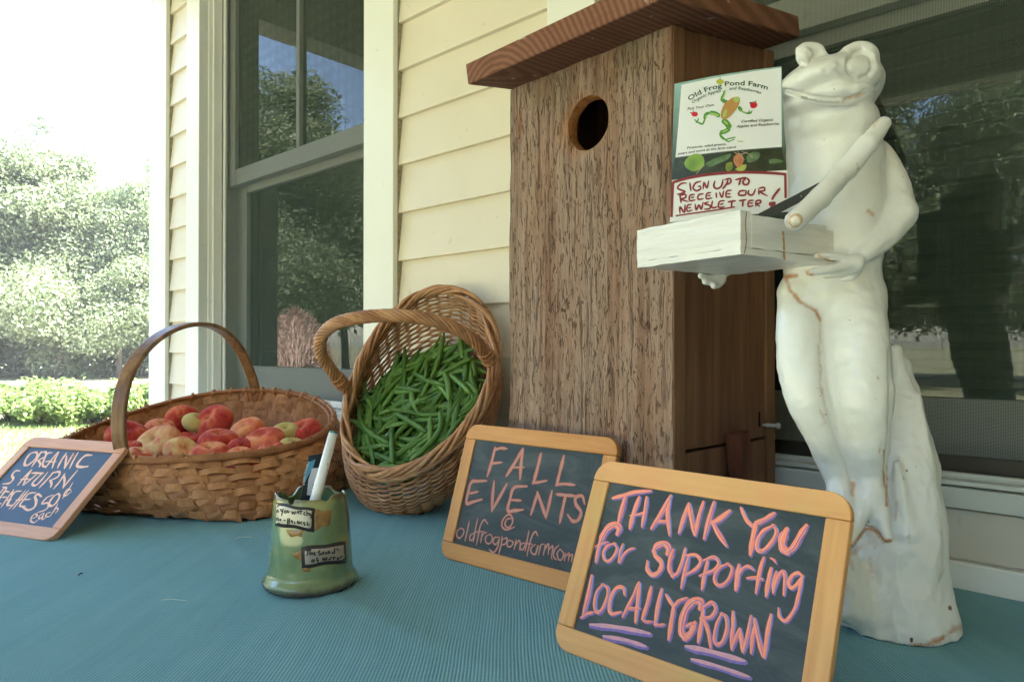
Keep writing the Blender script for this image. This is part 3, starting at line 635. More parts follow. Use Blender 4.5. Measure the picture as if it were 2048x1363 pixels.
big = Z_((1140, 960), 6.814, """
48: 600,240 750,200 900,160 1090,145
60: 760,230 720,370 668,570
55: 945,245 870,450 825,640; 48: 1050,245 1030,400 990,615; 26: 830,480 930,465 1040,430
58: 1370,225 1260,430 1125,640; 50: 1360,250 1335,450 1360,730; 42: 1190,560 1320,560
52: 1620,330 1560,500 1495,700; 60: 1630,340 1660,520 1705,725; 46: 1820,305 1760,500 1715,730
78: 655,715 678,650 620,600 520,650 450,760 415,850; 45: 415,850 385,960 360,1100; 28: 345,905 430,870 520,840
34: 615,860 520,890 460,980 480,1080 540,1095 610,1020 645,930 610,860
34: 725,875 690,980 670,1110; 30: 690,1110 740,1010 810,945 880,925
72: 1335,985 1350,920 1290,860 1190,890 1150,950; 55: 1150,950 1170,1030 1240,1100 1250,1180 1200,1260 1120,1285 1060,1210 1060,1120
55: 1410,960 1370,1080 1360,1200 1400,1300; 42: 1400,1300 1470,1260 1530,1120 1575,940
48: 1620,1045 1570,1250 1525,1450; 42: 1600,1020 1720,1015 1785,1100 1730,1200 1600,1280
""")+Z_((1380, 980), 6.814, """
42: 200,950 330,910 400,985 340,1080 150,1160; 45: 240,980 200,1160 170,1335
42: 520,1000 400,1060 340,1180 370,1280 460,1285 550,1180 580,1060 520,1000
62: 670,1035 650,1180 632,1335; 38: 660,1160 720,1070 800,1035 865,1075
44: 1008,925 960,1080 905,1385; 40: 795,1195 900,1190 985,1210
52: 1108,1075 1070,1250 1044,1425; 28: 1110,925 1150,945 1175,985
44: 1180,1120 1150,1250 1140,1385; 44: 1150,1350 1200,1190 1270,1100 1300,1180 1285,1410
44: 1530,1160 1480,1125 1400,1160 1350,1260 1390,1330 1480,1260 1535,1170
56: 330,175 270,380 203,640; 64: 530,290 420,380 320,440; 56: 320,440 375,560 490,740
46: 705,250 770,395 865,500; 56: 1140,320 1020,400 900,450; 60: 905,450 860,650 830,860
48: 1140,480 1000,560 925,690 925,810 1010,815 1125,700 1185,560 1140,480
90: 1315,545 1262,650 1262,770 1320,840; 70: 1320,840 1410,780 1490,640 1580,495
""")+Z_((1340, 1150), 6.4, """
38: 1700,20 1680,100 1650,250 1600,430 1490,580 1410,530 1395,430
""")+Z_((1140, 1140), 6.814, """
58: 300,90 255,330 185,610; 36: 160,640 240,590 320,570
42: 450,195 370,300 340,480 380,570 450,520 515,360 520,240 450,195
46: 750,320 730,235 640,240 570,350 540,500 570,590 690,570
46: 940,175 860,370 730,620; 50: 950,190 930,400 900,690; 40: 800,520 945,520
50: 1110,240 1060,450 995,650; 34: 995,650 1030,695 1120,700
50: 1252,270 1205,470 1165,730; 34: 1165,735 1230,745 1285,735
44: 1320,340 1370,420 1420,490; 44: 1590,380 1490,420 1420,500; 54: 1420,490 1390,680 1352,925
84: 1780,500 1790,430 1700,410 1600,500 1540,650 1520,830 1570,920; 72: 1570,920 1650,850 1700,730; 44: 1700,730 1650,730 1600,755
""")+Z_((1340, 1150), 6.4, """
48: 430,450 400,650 368,840; 42: 440,400 540,345 590,430 530,530 405,545; 44: 440,560 495,720 525,910
42: 665,490 600,640 575,800 600,880 675,850 735,680 720,530 665,490
44: 812,475 812,640 795,780 795,930; 42: 800,920 850,800 885,700; 48: 900,695 920,840 935,960; 44: 945,970 1000,760 1040,530
42: 1085,660 1060,800 1045,980; 50: 1090,570 1130,780 1190,1020; 48: 1295,515 1250,750 1215,1030
""")
under = Z_((1140, 1140), 6.814, "68: 290,740 600,770 850,810 1080,860; 62: 470,900 760,950 1030,1035")+Z_((1340, 1150), 6.4, "74: 220,910 500,970 940,1090; 56: 290,1075 600,1160 1005,1295")
falls = Z_((900, 880), 5.453, """
36: 490,90 450,250 410,380; 28: 485,105 550,85 615,90; 26: 450,252 560,240
38: 790,100 710,240 620,380; 38: 795,105 775,260 765,410; 20: 675,296 805,294
38: 990,155 950,320 910,460; 28: 905,462 970,455 1050,440
38: 1240,180 1200,340 1165,480; 28: 1160,483 1250,475 1355,485
34: 390,440 300,445 235,455 200,560 180,685 250,670 340,645; 28: 215,578 300,560
36: 480,455 465,600 458,760; 36: 462,755 540,620 615,485
36: 830,500 700,515 655,640 630,765 700,765 790,755; 26: 665,648 770,655
34: 885,800 920,690 955,575; 36: 955,575 1000,700 1045,835; 34: 1050,830 1080,700 1110,560
32: 1170,588 1270,598 1360,605; 36: 1260,605 1230,740 1200,885
36: 1465,680 1440,605 1370,625 1375,700 1430,780 1400,865 1340,880 1290,820
20: 670,850 620,860 600,920 640,950 680,900 680,840 640,805 580,860 565,930 600,970 640,968 700,945
""")
web = Z_((900, 880), 5.453, """
18: 120,955 80,985 75,1040 105,1065 145,1020 150,975 120,955; 20: 210,885 190,980 165,1090
18: 262,1010 222,1035 218,1085 250,1075 270,1015; 20: 300,855 275,980 255,1100
20: 410,905 372,865 332,930 310,1030 290,1130; 14: 275,1000 370,990
18: 350,1010 335,1110; 16: 342,1060 370,1010 400,1005
18: 430,1025 392,1050 390,1105 430,1125 462,1080 450,1030 430,1025
18: 530,1055 485,1060 472,1115 505,1130 540,1065; 20: 540,1060 520,1160 475,1220 430,1190
20: 570,1050 555,1150 532,1235; 18: 572,1080 620,1062 610,1120 560,1140
18: 650,1085 622,1115 630,1155 665,1155 688,1110 650,1085
18: 722,1085 700,1185; 18: 708,1150 750,1090 765,1120 758,1190
18: 812,1115 772,1135 770,1185 800,1185 822,1120; 20: 860,990 840,1100 820,1200
20: 955,1035 930,992 892,1050 860,1160 840,1255; 14: 830,1122 900,1130
18: 930,1135 885,1170 890,1225 930,1235 955,1150; 18: 962,1150 935,1245
18: 990,1145 965,1245; 16: 975,1190 990,1140 1020,1130
18: 1040,1135 1020,1245; 18: 1030,1200 1075,1125 1072,1240; 18: 1080,1190 1122,1150 1105,1280
18: 1185,1145 1140,1190 1130,1265 1160,1298; 18: 1200,1185 1170,1230 1185,1295 1220,1295 1238,1230 1200,1185
18: 1258,1230 1248,1310; 18: 1255,1270 1300,1225 1290,1310; 18: 1295,1270 1335,1240 1325,1320; 10: 1113,1292 1116,1296
""")
org = Z_((0, 870), 6.196, """
30: 455,205 380,225 320,300 305,365 350,365 430,300 465,240 440,205
28: 510,205 460,290 400,380; 28: 500,215 565,205 560,260 470,310; 28: 475,310 500,350 490,385
28: 640,215 590,225 550,290 530,370 570,385 610,340; 22: 570,325 620,315
28: 715,210 640,300 570,395; 28: 725,215 680,300 650,400; 22: 620,330 690,325
28: 820,225 760,310 715,400; 28: 825,255 815,330 800,405; 28: 805,400 860,310 910,225
26: 965,215 910,310 865,405
38: 1130,245 1060,250 990,310 955,375 1010,392 1080,385
30: 240,440 195,440 150,490 165,540 120,590 40,600
28: 385,430 300,520 225,610; 28: 390,430 330,520 290,610; 22: 260,545 360,540
28: 400,465 460,465 530,470; 28: 455,480 380,545 300,610
30: 525,470 450,540 400,600 440,620 500,570 585,465
30: 660,460 580,550 495,640; 30: 650,465 735,450 720,510 620,560; 30: 625,555 640,600 630,635
28: 800,480 740,570 670,655; 28: 795,490 800,570 785,645; 28: 785,645 870,540 955,440
26: 60,640 -20,740 -80,820; 26: 40,640 80,655 40,710
26: 70,690 10,760 -30,840; 22: 70,690 110,700; 22: 30,765 80,765; 22: -30,840 10,845
26: 165,680 90,780 20,880; 26: 165,680 130,780 90,870; 20: 80,800 140,795
26: 260,690 190,700 120,790 90,860 150,865
26: 310,690 220,800 120,905; 26: 350,685 260,790 165,905; 20: 200,800 280,795
26: 440,710 360,720 300,790 245,870 310,878; 22: 305,795 375,790
34: 510,755 470,725 435,760 450,820 425,890 350,925 285,890
26: 650,740 580,770 520,845 590,835 600,880 555,925 475,950; 30: 720,720 660,760 610,840 640,875 700,830 740,750 720,720
22: 875,675 835,670 790,740 820,745 880,700; 20: 900,590 840,690 780,775
22: 400,1030 455,1005 445,970 400,1000 380,1055 420,1080 465,1050
20: 530,965 485,1000 490,1035 540,985; 20: 545,965 520,1040 560,1020; 20: 625,950 580,970 570,1005 610,1005
20: 715,850 670,930 620,1000; 20: 640,975 700,900 720,920 690,960; 12: 460,1128 465,1138
""")
M_SL = slate_mat('dark_slate', (.014, .028, .034), .6); M_SLB = slate_mat('sky_reflection_slate', (.020, .055, .12), .35)  # second slate has the sky's blue reflection put into its colour
W1 = (wood('amber_pine_across', (.52, .22, .065), (.70, .34, .12), 'X', .5, 40), wood('amber_pine_up', (.52, .22, .065), (.70, .34, .12), 'Y', .5, 40))
def dusty(ax):
    m = Mat('chalk_dusted_pine_'+ax, .65, .25); s3 = {'X': (.06, 1, 1), 'Y': (1, .06, 1)}[ax.upper()]; g = m.noise(45, 5, .6, m.map(s3), 1); d = m.noise(11, 3, .5); e = m.noise(14, 3, .5, m.map((1, 1, 1), loc=(3, 1, 2)))
    k = m.mix(m.ramp(g, [(.35, 0), (.65, 1)]), (.62, .31, .12), (.76, .42, .18)); k = m.mix(m.ramp(d, [(.50, 0), (.68, .45)]), k, (.52, .46, .17)); k = m.mix(m.ramp(e, [(.48, 0), (.68, .55)]), k, (.72, .34, .16)); m.col(k); m.bump(g, .3, .0005); return m.m
W3 = (dusty('x'), dusty('y'))
W0 = (wood('pink_pine_across', (.62, .30, .19), (.74, .42, .28), 'X', .5, 40), wood('pink_pine_up', (.62, .30, .19), (.74, .42, .28), 'Y', .5, 40))
b3 = mkboard((1102, 1292), (1640, 1500), (1197, 918), .251, .1865, 'chalkboard', 'chalkboard reading THANK YOU for supporting LOCALLY GROWN in coral chalk, nearest the frog', W3, M_SL)
b2 = mkboard((877, 1112), (1180, 1196), (937, 848), .2515, .1865, 'chalkboard', 'chalkboard reading FALL EVENTS @ oldfrogpondfarm.com, leaning before the birdhouse', W1, M_SL)
b1 = mkboard((-110, 1052), (100, 1082), (60, 873), .2410, .1865, 'chalkboard', 'chalkboard reading ORGANIC SATURN PEACHES 50 cents each, leaning on the peach basket', W0, M_SLB)
strokes(*b3, big, .00005, M_PURP, 'purple_outline', (1.6, 1.8), 1.34)
for k in range(4): strokes(*b3, under[k:k+1], .00005, M_PURP, 'purple_underline', (1.3, 2.6), 1.25)
M_MAUVE = chalk_mat('mauve_chalk', (.62, .33, .42), (.85, .40, .36))
for k in range(4): strokes(*b3, under[k:k+1], .00035, M_MAUVE, 'coral_underline', (-.6, -.8), .75)
strokes(*b3, big, .0002, M_BLUE, 'blue_shading', (2.6, -1.2), .5, skip=lambda i: i % 3 == 1)
strokes(*b3, big, .00035, M_CORAL, 'coral_lettering', (-.8, -.3), 1.12)
strokes(*b3, big, .00052, M_PURP, 'purple_streaks', (1.2, .5), .13, skip=lambda i: i % 2 == 0)
strokes(*b3, big, .00050, M_PINKC, 'pale_streaks', (-2.2, .4), .11)
strokes(*b2, falls, .00005, M_REDC, 'red_lettering', (0, 0), 1.15); strokes(*b2, falls, .00025, M_GREYC, 'pink_lettering', (.5, .3), .52)
strokes(*b2, web, .00005, M_REDC, 'red_web_lettering', (0, 0), 1.05); strokes(*b2, web, .00025, M_GREYC, 'grey_web_lettering', (.4, .2), .6)
strokes(*b1, org, .00005, M_PINKC, 'pink_lettering', (0, 0), 1.0)

# ------------------------------------------------------------------ baskets
def rotm(e):
    x, y, z = e; cx, sx, cy_, sy, cz_, sz = math.cos(x), math.sin(x), math.cos(y), math.sin(y), math.cos(z), math.sin(z)
    return np.array([[cz_, -sz, 0], [sz, cz_, 0], [0, 0, 1]]) @ np.array([[1, 0, 0], [0, cx, -sx], [0, sx, cx]]) @ np.array([[cy_, 0, sy], [0, 1, 0], [-sy, 0, cy_]])
def sup(t, ex): c, s = np.cos(t), np.sin(t); return np.sign(c)*abs(c)**(2/ex), np.sign(s)*abs(s)**(2/ex)
# peach basket: flat oak splints
pb = (-1.408, -.3867, .1273, .1711, -.0035, .6674, .2542, .2545, -.0128)
PM = rotm(pb[3:6]); pc = CAM+(np.array(pb[:3])-CAM)*1.012; PCB = np.array([-1.345, -.368, .005]); ub = nrm([.883, .47, 0]); vb = np.array([-ub[1], ub[0], 0])
def p_rim(t): x, y = sup(t, 2.12); return pc+PM @ np.array([pb[6]*x, pb[7]*y, pb[8]*math.cos(2*t)])
def p_base(t): x, y = sup(t, 5); return PCB+ub*.213*x+vb*.205*y
def p_hull(t, h): return p_rim(t)*(1-h)+p_base(t)*h+nrm(p_base(t)-PCB)*.018*math.sin(math.pi*h)
def p_nor(t, h): e = 1e-3; a = p_hull(t+e, h)-p_hull(t-e, h); b = p_hull(t, min(1, h+e))-p_hull(t, max(0, h-e)); n = nrm(np.cross(a, b)); return n if n @ (p_hull(t, h)-(pc*.5+PCB*.5)) > 0 else -n
def splint_mat():
    m = Mat('oak_splint', .62, .3); r = m.objrand(); g = m.noise(90, 4, .6, m.map((1, 1, 1))); b = m.noise(9, 3)
    k = m.mix(r, (.36, .145, .062), (.60, .285, .130)); k = m.mix(m.ramp(g, [(.35, 0), (.7, .6)]), k, (.20, .08, .035)); k = m.mix(m.ramp(b, [(.5, 0), (.75, .4)]), k, (.42, .25, .13)); m.col(k); m.bump(g, .4, .0006); return m.m
M_SPL = splint_mat()
pk = empty('peach_basket', tuple(PCB*[1, 1, 0])); tag(pk, 'shallow brown oak splint basket with tall hoop handle, full of peaches', 'basket', 'baskets of produce on the table')
NU = 46; TU = np.linspace(0, 2*np.pi, NU, endpoint=False)
# spread uprights evenly by length
tt = np.linspace(0, 2*np.pi, 721); pp = np.array([p_hull(t, .5) for t in tt]); L = np.r_[0, np.cumsum(np.linalg.norm(np.diff(pp, axis=0), axis=1))]; TU = np.interp(np.linspace(0, L[-1], NU, endpoint=False), L, tt)
cell = L[-1]/NU
for i, t in enumerate(TU):
    hs = np.linspace(0, 1, 22); pts = [p_hull(t, h)+p_nor(t, h)*-.0022*math.cos(math.pi*((h-.07)/.118+i)) for h in hs]
    q = PCB*.55+p_base(t)*.45; pts += [p_base(t)*.9+q*.1+[0, 0, -.002], q+[0, 0, -.002]]
    nn_ = [p_nor(t, h) for h in hs]+[np.array([0, 0, -1.])]*2
    o = wobj('upright', ribbon(pts, nn_, cell*.70, .0014), M_SPL, pk, False)
fl = lambda t: np.interp(t, np.r_[TU, 2*np.pi], np.arange(NU+1))
tt = np.linspace(0, 2*np.pi, NU*6+1)
for j in range(8):
    h = .07+.118*j; pts = [p_hull(t, min(h, .985))+p_nor(t, min(h, .985))*.0042*math.cos(math.pi*(fl(t)+j)) for t in tt]
    wobj('weaver', ribbon(pts, [p_nor(t, h) for t in tt], [.118*np.linalg.norm(p_rim(t)-p_base(t))*(.93+.03*math.sin(j*2)) for t in tt], .0013), M_SPL, pk)
base = [p_base(t)*.99+PCB*.01+[0, 0, .002] for t in np.linspace(0, 2*np.pi, 60, endpoint=False)]
wobj('bottom', (base+[b-np.array([0, 0, .003]) for b in base], [tuple(range(60)), tuple(reversed(range(60, 120)))]), M_SPL, pk)
tt = np.linspace(0, 2*np.pi, 160, endpoint=False)
up_ = PM[:, 2]
for k, (off, r) in enumerate(((.0052, .0062), (-.0046, .0050))):
    wobj('rim_hoop', tube([p_rim(t)+p_nor(t, .02)*off+up_*.001 for t in tt], r*1.25, 8, True, flat=.62, nrm0=p_nor(0, .02)), M_SPL, pk, True)
for i in range(NU):
    t = TU[i]+.02; n0 = p_nor(t, .02); c = p_rim(t); T = nrm(p_rim(t+.01)-p_rim(t-.01)); a = np.linspace(0, 2*np.pi, 13)
    pts = [c+n0*(.0125*math.cos(x))+up_*(.0105*math.sin(x))+T*.004*math.sin(x/2+.3*i) for x in a]; wobj('lashing', ribbon(pts, [n0*math.cos(x)+up_*math.sin(x) for x in a], .0048, .0011), M_SPL, pk)
# hoop handle
fA, fB = pc-PM[:, 1]*pb[7]*1.0, pc+PM[:, 1]*pb[7]*1.0; hn = np.cross(nrm(fB-fA), up_)
path = catmull([(250, 985), (247, 930), (238, 865), (241, 800), (259, 740), (296, 690), (345, 658), (397, 648), (442, 660), (478, 697), (499, 742), (510, 780), (519, 840)], 5)
hp = np.array([onp(x, y, fA, hn) for x, y in path]); hp = hp[np.linalg.norm(hp-(fA+fB)/2, axis=1) < .6]
M_HAND = wood('bent_handle_wood', (.13, .060, .028), (.36, .20, .10), 'Z', .38, 30)
Th = np.gradient(hp, axis=0); nh = np.cross(Th, hn)
o = wobj('handle', ribbon(hp, nh, .0245, .0085), M_HAND, pk, False, .003); o.modifiers['bevel'].segments = 3
for f in (fA, fB):
    for s in (-.014, -.005, .006, .015):
        a = np.linspace(0, 6.283, 12, endpoint=False); out = nrm((f-pc)); T = hn
        pts = [f+T*(s*1.2+(-1 if s < 0 else 1)*.004*math.sin(x))+out*.014*math.cos(x)+up_*(.013*math.sin(x)) for x in a]; wobj('lashing', tube(pts, .0019, 5, True), M_SPL, pk, True)

# peaches
def peach_mat(name, c1, c2, c3, lo=.35, hi=.62):
    m = Mat(name, .85, .12); off = m.math('MULTIPLY', m.objrand(), 20); cb = m.N.new('ShaderNodeCombineXYZ'); m.L.new(off, cb.inputs[0]); vv = m.N.new('ShaderNodeVectorMath'); vv.operation = 'ADD'; m.L.new(m.co, vv.inputs[0]); m.L.new(cb.outputs[0], vv.inputs[1]); v = vv.outputs[0]
    n = m.noise(1.15, 3, .55, v, .6); k = m.ramp(n, [(lo, c1), ((lo+hi)/2, c2), (hi, c3)]); st = m.noise(5, 4, .65, m.map((1, 1, .35), vec=v)); k = m.mix(m.ramp(st, [(.45, 0), (.75, .22)]), k, c3)
    sp = m.ramp(m.noise(26, 2, .5, v), [(.68, 0), (.76, .35)]); k = m.mix(sp, k, (.62, .42, .22)); _, pit = m.attr('pit'); k = m.mix(m.math('MULTIPLY', pit, .6), k, (.30, .10, .06)); m.col(k)
    m.set('Sheen Weight', .12); m.set('Sheen Roughness', .4); m.set('Subsurface Weight', .12); m.set('Subsurface Radius', (.02, .008, .004)); m.set('Subsurface Scale', .3); m.bump(m.noise(6, 3), .15, .01); return m.m
PMATS = {'r': peach_mat('red_peach_skin', (.76, .27, .12), (.56, .075, .05), (.34, .022, .028), .30, .66), 'o': peach_mat('orange_red_peach_skin', (.84, .44, .19), (.74, .20, .10), (.52, .065, .05), .32, .66),
         'y': peach_mat('cream_yellow_peach_skin', (.80, .56, .29), (.76, .36, .19), (.60, .13, .09), .40, .66), 'g': peach_mat('greenish_yellow_peach_skin', (.56, .46, .17), (.62, .42, .17), (.50, .24, .12), .5, .8)}
def peach_mesh(seed):
    V, Fc = [], []; nu, nv = 30, 22; rg = random.Random(seed); two = .10+.08*rg.random(); ph0 = rg.random()*6
    for j in range(nv+1):
        ph = math.pi*j/nv
        for i in range(nu):
            a = 2*math.pi*i/nu; s, c = math.sin(ph), math.cos(ph)
            r = 1+.05*mnoise.noise(Vector((s*math.cos(a)*1.3, s*math.sin(a)*1.3, c+seed)))
            R = s**.82*r if s > 0 else 0; cre = math.exp(-((math.atan2(math.sin(a-ph0), math.cos(a-ph0)))/.22)**2); R *= 1-.07*cre*(s**.5 if s > 0 else 0)
            R *= 1+two*.5*math.cos(2*(a-ph0))*.3
            z = .60*c*(1-.38*math.exp(-(R/.26)**2))*r
            V.append((R*math.cos(a), R*math.sin(a), z))
    for j in range(nv):
        for i in range(nu): l = (i+1) % nu; Fc.append((j*nu+i, (j+1)*nu+i, (j+1)*nu+l, j*nu+l))
    mes = {}
    for key, mm in PMATS.items():
        me = mesh('peach', V, Fc, mm, True); at = me.attributes.new('pit', 'FLOAT_COLOR', 'POINT')
        rr = [math.hypot(v[0], v[1]) for v in V]; vals = []
        for q, v in zip(rr, V): w = max(0, 1-q/.22)*(1 if v[2] > 0 else .6); vals += [w, w, w, 1]
        at.data.foreach_set('color', vals); mes[key] = me
    return mes
PE = [peach_mesh(s) for s in (1, 2, 3, 4)]
# (px, py, radius px, tilt x, tilt y, turn, skin, label)
peaches = [
 (254, 872, 37, .5, .3, 0, 'r', 'dark red peach at the left, behind the front leg of the basket handle'), (321, 857, 27, .3, .2, 1, 'o', 'orange red peach at the back left, behind the cream peach'),
 (365, 842, 31, 1.2, .25, 2, 'r', 'peach standing on edge at the back, taller than its neighbours'), (427, 845, 38, .75, -.5, 2.2, 'r', 'two lobed red and orange peach at the middle of the back'),
 (315, 889, 42, .7, -.3, 5, 'y', 'large cream yellow peach near the front left'), (365, 905, 34, .6, .6, 3, 'y', 'yellow peach with a red blush between the cream one and the deep red one'),
 (437, 884, 38, .22, .05, 1.3, 'r', 'deep red peach with its stem dimple on top in the centre'), (420, 911, 38, .3, 0, 4, 'o', 'flat pinkish peach at the front edge of the pile'),
 (494, 861, 32, .5, -.3, .5, 'o', 'small orange and red peach behind the centre right of the pile'), (527, 886, 40, .35, -.25, 1.8, 'o', 'large orange red peach with a wide dimple at centre right'),
 (484, 892, 24, .2, .1, 2.9, 'r', 'dark red peach wedged between the deep red one and the wide dimpled one'), (571, 867, 29, .4, 0, .9, 'g', 'speckled greenish yellow peach at the right'),
 (609, 864, 33, .5, -.3, 2.5, 'r', 'rosy red peach farthest to the right'), (376, 883, 26, .2, .2, 1.1, 'r', 'dull red peach low between the cream one and the deep red one'),
 (278, 914, 28, .2, .3, 2, 'y', 'pale peach low at the left behind the front rim'), (262, 896, 22, .2, 0, 3, 'r', 'small dark red peach low behind the handle'), (393, 846, 26, .3, .5, 0, 'g', 'greenish peach peeping out behind the upright one'),
 (545, 902, 26, .3, 0, 1, 'r', 'dusky pink peach at the front right, mostly under the rim'), (480, 912, 26, .3, 0, 5, 'o', 'small peach just showing over the front rim'), (585, 893, 26, .2, .2, 4, 'g', 'yellowish peach beneath the rosy one at the right')]
for i, (px, py, r, tx, ty, tz, sk, lab) in enumerate(peaches):
    d = 1.235+max(0, 915-py)*.0043; R = r*d/F*1.10; c = P(px, py, d)
    o = link_mesh('peach', PE[i % 4][sk], None, tuple(c)); q = Matrix.Rotation(-AL+math.pi/2+.2, 3, 'Z') @ Matrix.Rotation(tx, 3, 'X') @ Matrix.Rotation(ty, 3, 'Y') @ Matrix.Rotation(tz, 3, 'Z')
    o.rotation_euler = q.to_euler(); o.scale = (R, R, R*.97); tag(o, lab, 'peach', 'peaches in the splint basket')
k = 0
for iu in range(-2, 3):
    for iv in range(-2, 3):
        if abs(iu)+abs(iv) > 2: continue
        c = PCB+ub*iu*.073+vb*iv*.073+np.array([0, 0, .030+.02*(iv > 0)]); o = link_mesh('peach', PE[k % 4]['roy'[k % 3]], None, tuple(c)); o.rotation_euler = (.2*math.sin(k), .2*math.cos(k), k); o.scale = (.036,)*3
        tag(o, 'peach in the lower layer of the basket, mostly covered by others', 'peach', 'lower layer of peaches in the basket'); k += 1

# bean basket: willow, lying tipped with its mouth towards the camera
bb = (-1.0275, -.1463, .2314); BM = np.array([[.3611, -.508, -.782], [.9129, .3639, .1851], [.1906, -.7807, .5951]]); aB, bB, nB = [nrm(r) for r in BM]; SH = .97
bc = CAM+(np.array(bb)-CAM)*SH; AR, BR_ = .2075*SH, .1549*SH; shift = np.array([-.045, .052, -.125]); A2, B2 = .148, .118
def b_hull(t, h, k=1.0):
    g = h**1.7; c = bc+shift*h; bul = math.sin(math.pi*min(h, 1)*.85)*.020
    return c+(aB*math.cos(t)*(AR*(1-g)+A2*g+bul)+bB*math.sin(t)*(BR_*(1-g)+B2*g+bul))*k+nB*.0085*math.cos(2*t)*(1-h)
def b_nor(t, h): return nrm(aB*math.cos(t)/AR+bB*math.sin(t)/BR_)
def wick_mat():
    m = Mat('peeled_willow', .5, .35); r = m.objrand(); g = m.noise(60, 4, .6); b = m.noise(14, 3)
    k = m.mix(r, (.35, .150, .068), (.58, .30, .145)); k = m.mix(m.ramp(g, [(.4, 0), (.7, .6)]), k, (.21, .09, .04)); k = m.mix(m.ramp(b, [(.5, 0), (.7, .45)]), k, (.54, .35, .20)); m.col(k); m.bump(g, .4, .0006); return m.m
M_WICK = wick_mat()
wk = empty('bean_basket', (bc[0], bc[1], 0)); tag(wk, 'oval wicker basket tipped on its side against the wall, spilling green beans', 'basket', 'baskets of produce on the table')
NS = 40; TS = np.linspace(0, 2*np.pi, NS, endpoint=False); rg = random.Random(3)
for i, t in enumerate(TS):
    pts = [b_hull(t, h) for h in np.linspace(-.02, 1, 14)]; q = bc+shift; pts += [q+(b_hull(t, 1)-q)*f for f in (.8, .5, .15)]
    wobj('stake', tube(pts, .0021, 5), M_WICK, wk, True)
NR = 33; tt = np.linspace(0, 2*np.pi, NS*5, endpoint=False)
for j in range(NR):
    h = .045+.955*j/(NR-1); ph = rg.random()*6; w1 = .004+.003*rg.random()
    pts = [b_hull(t, min(1, h+w1*math.sin(3*t+ph)))+b_nor(t, h)*.0032*math.cos(NS*t/2+math.pi*j) for t in tt]
    wobj('weaver', tube(pts, [.0025*(1+.18*math.sin(5*t+ph)) for t in tt], 5, True), M_WICK, wk, True)
for j in range(11):
    f = .95-.085*j; q = bc+shift; pts = [q+(b_hull(t, 1)-q)*f+nB*.0022*math.cos(NS*t/2+math.pi*j)-nB*.002 for t in tt]
    wobj('weaver', tube(pts, .0021, 4, True), M_WICK, wk, True)
tt = np.linspace(0, 2*np.pi, 260, endpoint=False); er = lambda t: nrm(b_nor(t, 0))
for s in range(7):
    ph = 2*np.pi*s/7; fr = 5+(s % 3)
    pts = [b_hull(t, -.01)+er(t)*(.0068*math.cos(fr*t+ph)+.002)+nB*(.0075*math.sin(fr*t+ph)) for t in tt]
    wobj('rim_rod', tube(pts, .0033+.0004*(s % 3), 6, True), M_WICK, wk, True)
# diagonal braid over the rim
for i in range(52):
    t0 = 2*np.pi*i/52; ts = np.linspace(t0, t0+.42, 12); pts = [b_hull(t, -.02+.07*k/11)+er(t)*(.010-.004*k/11+.003*math.sin(k/11*math.pi))-nB*.002 for k, t in enumerate(ts)]
    wobj('rim_wrap', tube(pts, .0024, 5), M_WICK, wk, True)
# rope handle
hpth = catmull([(709, 812), (694, 780), (664, 742), (643, 708), (641, 678), (662, 652), (702, 638), (762, 631), (832, 634), (892, 648), (940, 674), (970, 705), (990, 742), (998, 775)], 7)
fpt = bc+bB*BR_; pln = nrm(np.cross(bB, nB)); hp = np.array([onp(x, y, fpt, pln) for x, y in hpth]); Th = nrm_rows(np.gradient(hp, axis=0)); e1 = nrm_rows(np.cross(Th, pln)); e2 = np.cross(Th, e1); s_ = np.r_[0, np.cumsum(np.linalg.norm(np.diff(hp, axis=0), axis=1))]
si = np.linspace(0, s_[-1], 150); R3 = lambda a: np.stack([np.interp(si, s_, a[:, k]) for k in range(3)], 1); hq, q1, q2 = R3(hp), R3(e1), R3(e2)
for s in range(9):
    a = 2*np.pi*s/9+si*62; w = .0082*np.clip(np.minimum(si, s_[-1]-si)/.03, .75, 1); pts = hq+q1*(w*np.cos(a))[:, None]+q2*(w*np.sin(a))[:, None]
    wobj('handle_rod', tube(pts, .0034, 6), M_WICK, wk, True)
wobj('handle_core', tube(hq, .0062, 8), M_WICK, wk, True)
for end, idx in ((0, 20), (1, 128)):
    for k in range(6):
        c = hq[idx+(k-3)*1]; T = nrm(hq[idx+1]-hq[idx-1]); a = np.linspace(0, 2*np.pi, 14, endpoint=False); tl = .5*(-1)**k
        pts = [c+(q1[idx]*math.cos(x)+q2[idx]*math.sin(x))*.0132+T*(.006*math.sin(x+k)*tl) for x in a]; wobj('binding', tube(pts, .0014, 4, True), M_WICK, wk, True)

# green beans
def bean_mat(name, c1, c2):
    m = Mat(name, .42, .4); n = m.noise(6, 4, .6); r = m.objrand(); k = m.mix(m.ramp(n, [(.3, 0), (.7, 1)]), c1, c2); k = m.mix(m.math('MULTIPLY', r, .5), k, tuple(x*.6 for x in c1)); m.col(k)
    m.set('Subsurface Weight', .08); m.set('Subsurface Scale', .01); m.bump(m.noise(22, 3), .3, .01); return m.m
BMT = [bean_mat('green_bean_skin', (.060, .155, .022), (.105, .22, .042)), bean_mat('pale_green_bean_skin', (.095, .21, .034), (.15, .285, .062))]
def bean_mesh(seed, pts=None):
    rg = random.Random(seed); L = 1.0; c1, c2 = rg.uniform(-.24, .24), rg.uniform(-.10, .10); t = np.linspace(-.5, .5, 17)
    if pts is None: pts = np.stack([t, c1*(4*t*t)+c2*np.sin(6*t), .03*np.sin(4*t+seed)], 1)
    n = len(pts); u = np.linspace(0, 1, n); r = .050*np.clip(np.sin(np.pi*np.clip(u, .0, 1))**.15, 0.1, 1)*(1+.07*np.sin(u*26+seed)); r[0] = .012; r[1] = .030; r[-1] = .007; r[-2] = .026
    return pts, r
